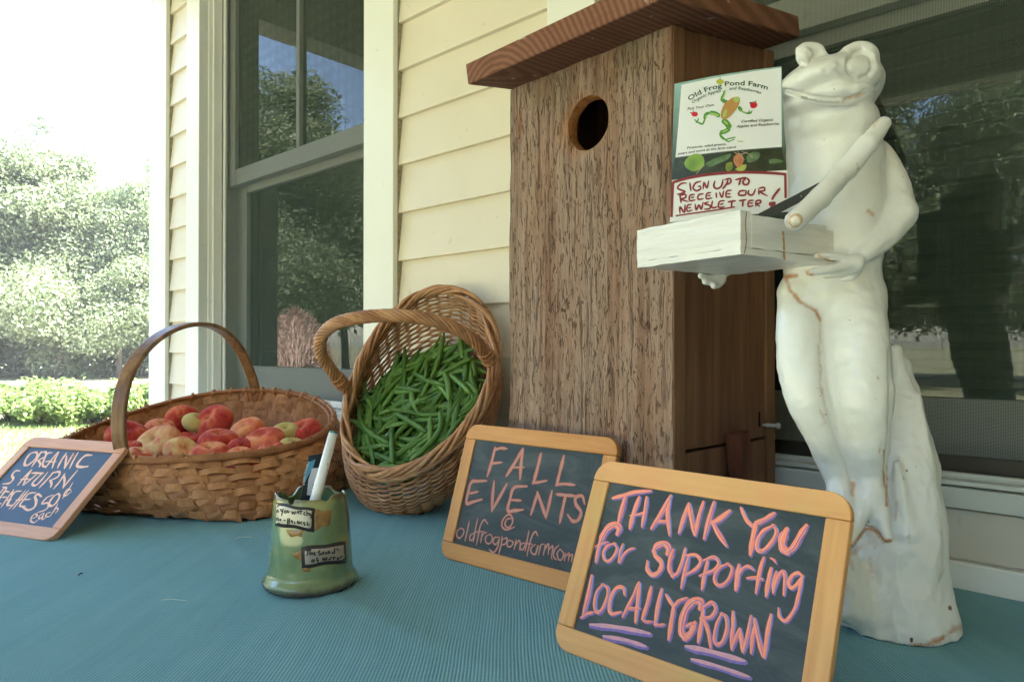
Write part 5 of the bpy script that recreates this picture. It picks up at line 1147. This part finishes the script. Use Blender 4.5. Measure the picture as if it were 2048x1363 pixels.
lines(L4("10:500,320 512,290 522,262; 9:640,400 660,418 690,426; 14:470,450 430,435 400,432; 12:372,445 366,475; 16:510,490 545,520; 12:545,560 500,582; 8:620,652 640,655 665,656; 8:500,255 520,250 530,245"), G2, 'frog_drawing_highlight', .0008)
blob([zl(*p) for p in ((580, 305), (620, 298), (640, 315), (630, 365), (600, 410), (560, 455), (520, 480), (490, 465), (490, 415), (520, 350))], BRN, 'frog_drawing_body', .0009)
blob([zl(*p) for p in ((585, 310), (620, 302), (636, 318), (620, 345), (595, 335))], G2, 'frog_drawing_head', .0011); blob([zl(*p) for p in ((500, 470), (510, 420), (535, 400), (530, 450))], G2, 'frog_drawing_flank', .0011)
blob([zl(*p) for p in ((722, 350), (745, 342), (775, 348), (776, 375), (750, 390), (725, 380))], REDP, 'apple_drawing', .0006); blob([zl(*p) for p in ((252, 425), (275, 418), (300, 425), (300, 448), (275, 456), (255, 445))], REDP, 'apple_drawing', .0006); blob([zl(*p) for p in ((452, 165), (480, 156), (508, 165), (506, 190), (478, 198), (454, 186))], YEL, 'apple_drawing', .0006)
lines(L4("5:748,345 744,334; 5:270,420 262,408; 5:480,160 482,143; 9:715,347 735,345; 9:758,340 770,334; 8:242,424 256,428"), BLK, 'apple_stalk_drawing', .0008)
# strip of cover photograph: apples and leaves
strip = [(1349.5, 317), (1563.5, 296), (1573, 345), (1344, 360)]
def strip_mat():
    m = Mat('dark_orchard_print', .3, .5); n = m.noise(70, 3, .6); m.col(m.ramp(n, [(.35, (.014, .020, .010)), (.6, (.03, .045, .02)), (.75, (.08, .11, .05))])); return m.m
wobj('orchard_strip', uvgrid(strip, 20, 2, .0004), strip_mat(), leafl, True)
GA = Mat('green_apple_print', .35); n = GA.noise(35, 3); GA.col(GA.ramp(n, [(.3, (.10, .22, .02)), (.7, (.36, .52, .10))])); GA = GA.m; LF = plain('leaf_print', (.12, .20, .10), .4, .3, .5, 120)
blob([zl(*p) for p in ((205, 800), (245, 765), (300, 752), (345, 775), (355, 830), (330, 870), (270, 895), (215, 870), (195, 835))], GA, 'apple_print', .0006)
blob([zl(*p) for p in ((360, 830), (420, 800), (500, 770), (570, 755), (540, 800), (470, 830), (400, 860))], LF, 'leaf_print', .0007); blob([zl(*p) for p in ((590, 775), (640, 750), (670, 790), (655, 850), (620, 862), (590, 820))], plain('russet_print', (.50, .20, .09), .4, .3, .4, 150), 'flower_print', .0008)
blob([zl(*p) for p in ((600, 880), (640, 850), (690, 840), (680, 880), (640, 893))], plain('yellow_green_print', (.38, .42, .10), .4, .3, .3, 90), 'leaf_print', .0008); blob([zl(*p) for p in ((690, 780), (740, 740), (800, 750), (780, 800), (710, 825))], LF, 'leaf_print', .0007); blob([zl(*p) for p in ((872, 800), (930, 795), (988, 815), (930, 830), (880, 830))], LF, 'leaf_print', .0007)
blob([zl(*p) for p in ((530, 830), (575, 820), (580, 870), (545, 895), (525, 870))], plain('olive_print', (.22, .27, .05), .4, .3, .3, 90), 'leaf_print', .0006); lines(L4("7:590,740 640,760 700,740; 5:620,730 660,790 680,800; 5:360,840 320,880 290,915; 5:650,735 720,760 740,790"), plain('twig_print', (.42, .34, .26), .5, .2, .2), 'twig_print', .0009)
# lettering: font outlines laid on curved paper
def glyph_mesh(txt, bold=0, shear=0):
    cu = bpy.data.curves.new('t', 'FONT'); cu.body = txt; cu.size = 1; cu.resolution_u = 2; cu.offset = bold; cu.shear = shear
    o = bpy.data.objects.new('t', cu); COL.objects.link(o); bpy.context.view_layer.update(); dg = bpy.context.evaluated_depsgraph_get(); me = o.evaluated_get(dg).to_mesh()
    V = np.array([v.co[:] for v in me.vertices]).reshape(-1, 3); Fc = [tuple(p.vertices) for p in me.polygons]; o.evaluated_get(dg).to_mesh_clear(); bpy.data.objects.remove(o); bpy.data.curves.remove(cu); return V, Fc
def put_text(txt, path, hgt, m, name, fn, par, bold=.01, shear=0, wide=None):
    """text set along a picture-space path (list of points, left to right); hgt in picture pixels"""
    V, Fc = glyph_mesh(txt, bold, shear); q = catmull(path, 10); s = np.r_[0, np.cumsum(np.linalg.norm(np.diff(q, axis=0), axis=1))]; w = V[:, 0].max(); x0 = V[:, 0].min(); out = []
    T = np.gradient(q, axis=0); T /= np.linalg.norm(T, axis=1)[:, None]
    for v in V:
        t = (v[0]-x0)/(w-x0)*s[-1]; c = np.array([np.interp(t, s, q[:, 0]), np.interp(t, s, q[:, 1])]); tt_ = np.array([np.interp(t, s, T[:, 0]), np.interp(t, s, T[:, 1])]); nn2 = np.array([tt_[1], -tt_[0]]); nn2 = nrm(nn2); nn2 = nn2 if nn2[1] < 0 else -nn2
        out.append(fn(*(c+nn2*v[1]*hgt/.72)))
    wobj(name, (out, Fc), m, par)
lf = lambda x, y: pf(x, y, .0007)
T4 = lambda *p: [zl(*q) for q in p]
put_text('Old Frog', T4((235, 330), (330, 275), (420, 240), (497, 225)), 9.5, INK, 'farm_name', lf, leafl, .018); put_text('Pond Farm', T4((520, 212), (620, 205), (740, 212), (860, 242)), 9.5, INK, 'farm_name', lf, leafl, .018)
put_text('Organic Apples', T4((262, 352), (350, 302), (420, 275), (490, 258)), 6, INK, 'farm_subtitle', lf, leafl, .012, .25); put_text('and Raspberries', T4((555, 242), (640, 240), (730, 255), (808, 276)), 6, INK, 'farm_subtitle', lf, leafl, .012, .25)
put_text('Pick Your Own', T4((220, 405), (330, 388), (433, 370)), 5.2, BLK, 'small_print', lf, leafl, .014, .3); put_text('Certified Organic', T4((652, 505), (780, 497), (908, 490)), 5.2, BLK, 'small_print', lf, leafl, .016, .3); put_text('Apples and Raspberries', T4((612, 545), (780, 532), (958, 521)), 5.2, BLK, 'small_print', lf, leafl, .016, .3)
put_text('Potatoes, salad greens,', T4((215, 715), (370, 697), (530, 682)), 4.6, BLK, 'small_print', lf, leafl, .016, .3); put_text('pears and more at the farm stand', T4((142, 762), (370, 730), (612, 706)), 4.6, BLK, 'small_print', lf, leafl, .016, .3)
# handwritten note in front
note = empty('handwritten_note', tuple(leaf_pt(.5, .02, .002))); tag(note, 'white note hand lettered SIGN UP TO RECEIVE OUR NEWSLETTER! in dark red marker', 'note')
wobj('note_sheet', uvgrid([(1344, 361), (1574, 341), (1577, 424), (1339.5, 445)], 20, 2, .0012), M_PAPER, note, True)
MK = plain('maroon_marker', (.26, .035, .045), .5, .3, .15, 200)
lines(L4("22:100,985 250,945 450,915 650,905 850,908 1010,920; 20:105,985 98,1120 92,1262; 20:1002,925 1003,1010 1005,1110; 12:125,1252 260,1232 420,1210 600,1180"), MK, 'note_border', .0017, note, taper=False)
lines(L4("""15:215,990 170,995 140,1030 180,1050 200,1060 160,1078 135,1078; 15:238,985 248,1055; 15:330,975 285,990 265,1030 290,1052 322,1038 326,1014; 12:326,1014 300,1018; 14:345,1040 352,985 375,1030 390,970; 15:440,970 430,1015 455,1035 490,1015 505,958; 15:545,965 530,1000 500,1040; 14:515,965 560,955 565,985 530,1005;
16:600,965 690,945; 16:645,960 630,1010; 16:690,950 665,975 670,1000 700,1000 712,970 690,948; 15:160,1090 170,1150; 14:150,1095 200,1080 205,1105 170,1120 230,1140; 14:280,1080 240,1090 238,1130 285,1125; 12:245,1108 275,1102; 14:350,1075 310,1085 305,1120 350,1115;
14:410,1065 375,1075 372,1115 420,1108; 12:378,1092 405,1088; 14:448,1065 452,1110; 14:475,1060 495,1105 510,1050; 14:575,1048 535,1055 530,1100 570,1100; 12:535,1078 565,1075; 15:690,1050 640,1055 630,1085 680,1085 690,1050; 15:712,1045 705,1075 740,1085 765,1035; 14:790,1040 790,1085; 14:785,1035 830,1025 835,1050 800,1060 862,1095;
15:160,1235 160,1180 195,1225 200,1160; 13:255,1160 220,1170 218,1215 262,1205; 11:222,1190 250,1185; 15:280,1155 290,1205 312,1165 330,1200 345,1140; 14:390,1140 355,1155 400,1170 395,1195 350,1200; 14:420,1130 415,1185 460,1180; 14:520,1130 475,1140 470,1185 520,1180; 12:478,1162 510,1155; 16:540,1142 608,1131; 15:575,1140 570,1185; 16:630,1132 690,1124; 15:665,1130 660,1180; 14:752,1128 712,1134 706,1176 748,1170; 12:710,1153 745,1149; 14:765,1180 770,1135 805,1130 800,1150 770,1158 800,1178; 20:960,1030 910,1095 895,1125; 34:870,1160 905,1155 925,1158; 16:880,1185 930,1172"""), MK, 'note_lettering', .0018, note)
# pencil
pa, pb_ = P(1520, 436, .640), P(1606, 391, .632); tip = P(1638, 366, .628)
pen = empty('dark_pencil', tuple(pa)); tag(pen, 'flat black pencil poking out of the tray beside the note', 'pencil')
M_PEN = flat('black_pencil_paint', (.022, .026, .024), .35, .5)
q = catmull([pa, (pa+pb_)/2, pb_, tip], 5); w = np.interp(np.linspace(0, 1, len(q)), [0, .7, 1], [.0085, .0078, .0008]); wobj('barrel', ribbon(q, np.tile(nrm(CAM-pa), (len(q), 1)), w, .0045), M_PEN, pen, False, .001)
fp = lambda x, y: onp(x, y, pb_+nrm(CAM-pa)*.0026, nrm(CAM-pa))
put_text('Write Bros', [(1567, 412), (1585, 403), (1604, 393)], 4.6, flat('silver_print', (.55, .58, .55), .4), 'pencil_print', fp, pen, .01); put_text('0.7', [(1543, 424), (1550, 421), (1557, 418)], 4, bpy.data.materials['silver_print'], 'pencil_print', fp, pen, .01)
# ------------------------------------------------------------------ glazed pencil cup
cc0 = onz(622, 1165); cupc = np.array([cc0[0], cc0[1], 0]); M_GL = None
dcup = (cupc-CAM) @ FW
prof = [(.0005, .006), (.046, .006), (.046, .0), (.052, .0), (.0555, .003), (.0565, .008), (.0535, .0125), (.0500, .017), (.0488, .028), (.0478, .045), (.0465, .065), (.0450, .085), (.0432, .100), (.0420, .1085), (.0412, .1105), (.0385, .1095), (.0385, .100), (.0400, .06), (.0410, .02), (.040, .0125), (.0005, .012)]
pr = []
for a, b in zip(prof[:-1], prof[1:]):
    for k in range(4 if abs(a[1]-b[1]) > .006 else 2): t = k/(4 if abs(a[1]-b[1]) > .006 else 2); pr.append((a[0]+(b[0]-a[0])*t, a[1]+(b[1]-a[1])*t))
pr.append(prof[-1])
view_a = math.atan2(CAM[1]-cupc[1], CAM[0]-cupc[0])          # bearing from cup to camera
def ang(px, py=1050):  # bearing on the cup that a picture column shows
    r = .047; s = (px-622)*dcup/F/r; s = max(-1, min(1, s)); return view_a+math.asin(s)
notches = [(ang(580), .10, .0065), (ang(655), .12, .0045), (view_a+2.2, .25, .007), (view_a-2.5, .2, .008), (view_a+3.0, .12, .005), (ang(690)+.3, .15, .004)]
def cupf(v, a, r, z):
    x, y, zz_ = v
    w = 1+.018*mnoise.noise(Vector((math.cos(a)*1.5, math.sin(a)*1.5, z*25)))+.006*mnoise.noise(Vector((math.cos(a)*6, math.sin(a)*6, z*90))); x = cupc[0]+(x-cupc[0])*w; y = cupc[1]+(y-cupc[1])*w
    if z > .085:
        t = (z-.085)/.0255; dn = .0012*math.sin(a*5)+.0015*math.sin(a*3+1)
        for c, wd, dp in notches: da = math.atan2(math.sin(a-c), math.cos(a-c)); dn -= dp*math.exp(-(da/wd)**4)
        zz_ += dn*t
    if z < .014: zz_ = max(0, zz_+(.001*math.sin(a*4))*(z/.014))
    return (x, y, zz_)
cup = empty('pencil_cup', tuple(cupc)); tag(cup, 'green glazed handmade pottery cup with a ragged rim and two lettered plaques, holding pens', 'cup')
def glaze():
    m = Mat('green_celadon_glaze', .12, .5); x, y, z = m.sep(); n = m.noise(22, 4, .6, m.map((1, 1, .5)), .6); n2 = m.noise(45, 4, .6)
    k = m.mix(m.ramp(n, [(.35, 0), (.65, 1)]), (.12, .175, .085), (.21, .275, .135)); k = m.mix(m.ramp(m.noise(16, 3, .5, m.map((1, 1, 1.3), loc=(.3, .1, .2))), [(.50, 0), (.66, .7)]), k, (.12, .26, .20)); k = m.mix(m.ramp(m.noise(13, 3, .5, m.map((1, 1, 1.5), loc=(.7, .4, .1))), [(.58, 0), (.70, .8)]), k, (.36, .35, .13))
    foot = m.ramp(m.math('ADD', z, m.math('MULTIPLY', m.math('SUBTRACT', n2, .5), .012)), [(.006, 1), (.012, 0)]); k = m.mix(m.math('MULTIPLY', foot, .85), k, (.06, .035, .04))
    rim = m.ramp(m.math('ADD', z, m.math('MULTIPLY', m.math('SUBTRACT', n2, .5), .010)), [(.104, 0), (.110, .75)]); k = m.mix(rim, k, (.10, .05, .03)); m.col(k); m.bump(n, .25, .002); m.set('Coat Weight', .5); m.set('Coat Roughness', .05); return m.m
o = wobj('cup_body', lathe(pr, 96, (cupc[0], cupc[1], 0), cupf), glaze(), cup, True)
def cup_pt(px, py, lift=.001):
    """point of the cup wall seen at a picture position"""
    r0 = ray(px, py); best = None; h = r0[:2]; o2 = CAM[:2]-cupc[:2]; R = .0475
    for _ in range(5):
        R2 = R+lift; a, b, c = h @ h, 2*(h @ o2), o2 @ o2-R2*R2; dsc = max(b*b-4*a*c, 0); t = (-b-math.sqrt(dsc))/(2*a); p = CAM+r0*t; an = math.atan2(p[1]-cupc[1], p[0]-cupc[0])
        R = np.interp(p[2], [q[1] for q in prof[7:14]], [q[0] for q in prof[7:14]])*(1+.018*mnoise.noise(Vector((math.cos(an)*1.5, math.sin(an)*1.5, p[2]*25)))+.006*mnoise.noise(Vector((math.cos(an)*6, math.sin(an)*6, p[2]*90))))
    return p
zc = lambda x, y: (500+x/3.587, 840+y/3.587)
def patch(quad, nu, nv, lift, name, m, wav=0):
    c = [np.array(zc(*p)) for p in quad]; V = []
    for j in range(nv+1):
        for i in range(nu+1):
            a, b = i/nu, j/nv; q = (c[3]*(1-a)+c[2]*a)*(1-b)+(c[0]*(1-a)+c[1]*a)*b+np.array([0, wav*math.sin(a*9+b*3)*(1 if j in (0, nv) else .5)]); V.append(cup_pt(q[0], q[1], lift if 0 < i < nu and 0 < j < nv else lift*.2))
    tag(wobj(name, (V, [(j*(nu+1)+i, j*(nu+1)+i+1, (j+1)*(nu+1)+i+1, (j+1)*(nu+1)+i) for j in range(nv) for i in range(nu)]), m, cup, True))
DK = flat('dark_glaze_line', (.035, .028, .030), .3); PL = plain('cream_plaque_glaze', (.62, .58, .46), .12, .6, .12, 60); PL2 = plain('mauve_plaque_glaze', (.36, .31, .27), .12, .6, .2, 60); AM = plain('amber_glaze', (.28, .15, .05), .2, .5, .5, 70)
patch([(455, 640), (585, 650), (575, 745), (460, 790)], 8, 5, .0014, 'amber_patch', AM, 1.5); patch([(255, 785), (385, 790), (370, 830), (290, 835)], 8, 3, .0010, 'amber_patch', AM, 1)
patch([(186, 590), (468, 635), (462, 800), (180, 755)], 14, 6, .0022, 'plaque', DK, 1.2); patch([(188, 602), (455, 645), (450, 785), (184, 742)], 14, 6, .0034, 'plaque_face', PL, 1.2)
patch([(300, 960), (372, 925), (372, 1010), (330, 990)], 5, 4, .0010, 'amber_patch', AM, 1); patch([(372, 1045), (440, 1060), (430, 1085), (380, 1085)], 5, 3, .0010, 'amber_patch', AM, .5)
patch([(366, 908), (686, 868), (694, 1018), (372, 1062)], 14, 6, .0022, 'plaque', DK, 1.2); patch([(378, 922), (680, 884), (686, 1004), (384, 1046)], 14, 6, .0034, 'plaque_face', PL2, 1.2)
def cup_lines(rows, name):
    V, Fc = [], []
    for r in rows.strip().split(';'):
        if not r.strip(): continue
        w, pts = r.split(':'); w = float(w)/3.587/2; q = catmull([zc(*map(float, p.split(','))) for p in pts.split()], 4); T = np.gradient(q, axis=0); T /= np.linalg.norm(T, axis=1)[:, None]+1e-9; b = len(V)
        for i in range(len(q)): nn3 = np.array([-T[i][1], T[i][0]])*w; V += [cup_pt(*(q[i]-nn3), .0040), cup_pt(*(q[i]+nn3), .0040)]
        Fc += [(b+2*i, b+2*i+1, b+2*i+3, b+2*i+2) for i in range(len(q)-1)]
    wobj(name, (V, Fc), DK, cup)
cup_lines("8:192,665 195,640 206,660; 8:218,635 226,655; 8:238,632 225,685; 8:252,645 246,658 256,664 262,652 252,643; 8:270,643 272,662 284,650; 8:300,650 304,672 312,655 320,672 328,650; 8:335,668 345,650 352,672; 8:362,642 366,675; 8:350,652 378,650; 8:395,655 385,672 398,680; 8:408,645 408,685; 8:410,668 422,665 424,685; 8:432,665 436,685; 8:448,662 435,705", 'plaque_lettering')
cup_lines("8:190,700 192,720; 8:190,705 200,700 204,722; 8:212,712 222,708 214,722; 8:240,715 255,716; 9:272,700 268,745; 9:264,722 285,718; 9:284,700 280,745; 8:295,730 300,715 305,740; 8:320,725 322,745; 8:338,742 342,720 352,745 356,722; 8:375,725 362,735 375,748; 8:395,730 382,735 396,748 384,752; 8:415,725 410,750 430,745; 8:440,735 455,728", 'plaque_lettering')
cup_lines("9:400,935 440,925; 9:418,930 408,970; 8:432,925 430,965 446,945 448,965; 8:456,955 466,945 460,965 472,960; 9:505,930 490,945 508,958 492,968; 8:520,945 516,958 526,958 530,942 520,942; 8:542,945 545,960 556,940; 8:562,958 566,935 576,955; 8:600,945 588,950 600,956; 9:606,915 606,955; 8:620,920 640,930", 'plaque_lettering')
cup_lines("8:452,995 442,1010 458,1012 460,995; 8:490,985 478,990 490,1020 482,1022; 8:475,1002 495,1000; 9:520,985 526,1005 536,985 545,1004 554,980; 8:566,990 570,1000 584,975; 8:600,975 602,1000; 8:590,985 615,980; 8:622,990 634,984 626,998 640,990; 8:650,975 650,992; 8:650,980 664,972", 'plaque_lettering')
# white pen
pt, pbm = P(667, 864, .868), P(634, 985, .845); dpn = nrm(pt-pbm); pb2 = pbm-dpn*.070
pen2 = empty('white_pen', tuple(pb2)); tag(pen2, 'white pen with a teal end leaning out of the green cup', 'pen')
r_ = 10*.86/F; wobj('barrel', tube([pb2, pbm, pt-dpn*.001], [r_*1.05, r_*1.05, r_*.9], 20), flat('white_plastic', (.80, .81, .82), .25, .5), pen2, True)
wobj('end_cap', tube([pt-dpn*.0014, pt+dpn*.0006], [r_*.93, r_*.84], 20), flat('teal_plastic', (.02, .22, .25), .3), pen2, True)
sv = nrm(CAM-pt); sv = nrm(sv-dpn*(sv @ dpn)); fp2 = lambda x, y: onp(x, y, (pt+pbm)/2+sv*(r_*.99), sv)
put_text('. EEE  * micron 05', [(650, 985), (653, 956), (658, 925)], 3.6, flat('pen_grey_ink', (.15, .15, .16), .5), 'pen_print', fp2, pen2, .0)
# folded card package behind it
k1, k2, k3, k4 = P(617, 911, .872), P(650, 905, .884), P(646, 996, .868), P(603, 990, .858)
card = empty('pen_packet', tuple((k3+k4)/2)); tag(card, 'dark blue and white pen packet standing in the green cup behind the white pen', 'packet')
nn4 = nrm(np.cross(k2-k1, k4-k1)); nn4 = nn4 if nn4 @ (CAM-k1) > 0 else -nn4
def quad3(a, b, c, d, lift, th=.0006): V = [q+nn4*lift for q in (a, b, c, d)]+[q+nn4*(lift-th) for q in (a, b, c, d)]; return V, [(3, 2, 1, 0), (4, 5, 6, 7), (0, 1, 5, 4), (1, 2, 6, 5), (2, 3, 7, 6), (3, 0, 4, 7)]
dn_ = nrm(k4-k1)*.05
fc3 = lambda x, y, l=.0005: onp(x, y, k1+nn4*l, nn4)
wobj('packet_card', quad3(k1, k2, k3+dn_, k4+dn_, 0, .0015), flat('packet_dark', (.016, .024, .034), .25), card)
bl3 = [fc3(*zc(*p), .0004) for p in ((420, 300), (470, 278), (455, 330), (415, 400), (385, 460), (395, 400))]; c_ = np.mean(bl3, 0)
wobj('blue_swoosh', (bl3+[c_], [(i, (i+1) % 6, 6) for i in range(6)]), flat('packet_blue', (.08, .32, .55), .3), card)
wobj('white_panel', ([fc3(*zc(*p), .0005) for p in ((445, 345), (520, 335), (512, 545), (408, 535), (418, 430))], [(4, 3, 2, 1, 0)]), flat('packet_white', (.62, .65, .78), .35), card)
put_text('VERITHIN', [zc(392, 470), zc(400, 390), zc(428, 300)], 4.2, flat('packet_print_white', (.7, .72, .74), .4), 'packet_print', lambda x, y: fc3(x, y, .0008), card, .01)
put_text('FINE', [zc(455, 560), zc(466, 520), zc(482, 460)], 8, flat('packet_print_navy', (.02, .03, .08), .4), 'packet_print', lambda x, y: fc3(x, y, .0008), card, .02)
# ------------------------------------------------------------------ added thin veil imitating lens flare and overexposure
hz = wobj('flare_veil', box(-60, 40, -60, 45, -2, 13.5), None)
m = bpy.data.materials.new('flare_veil'); m.use_nodes = True; m.node_tree.nodes.remove(m.node_tree.nodes['Principled BSDF']); v = m.node_tree.nodes.new('ShaderNodeVolumePrincipled'); v.inputs['Color'].default_value = (.93, .96, 1, 1); v.inputs['Density'].default_value = .0008
m.node_tree.links.new(v.outputs[0], m.node_tree.nodes['Material Output'].inputs['Volume']); hz.data.materials.append(m); tag(hz, 'added pale veil imitating lens flare before the far trees', 'flare_veil', kind='stuff')
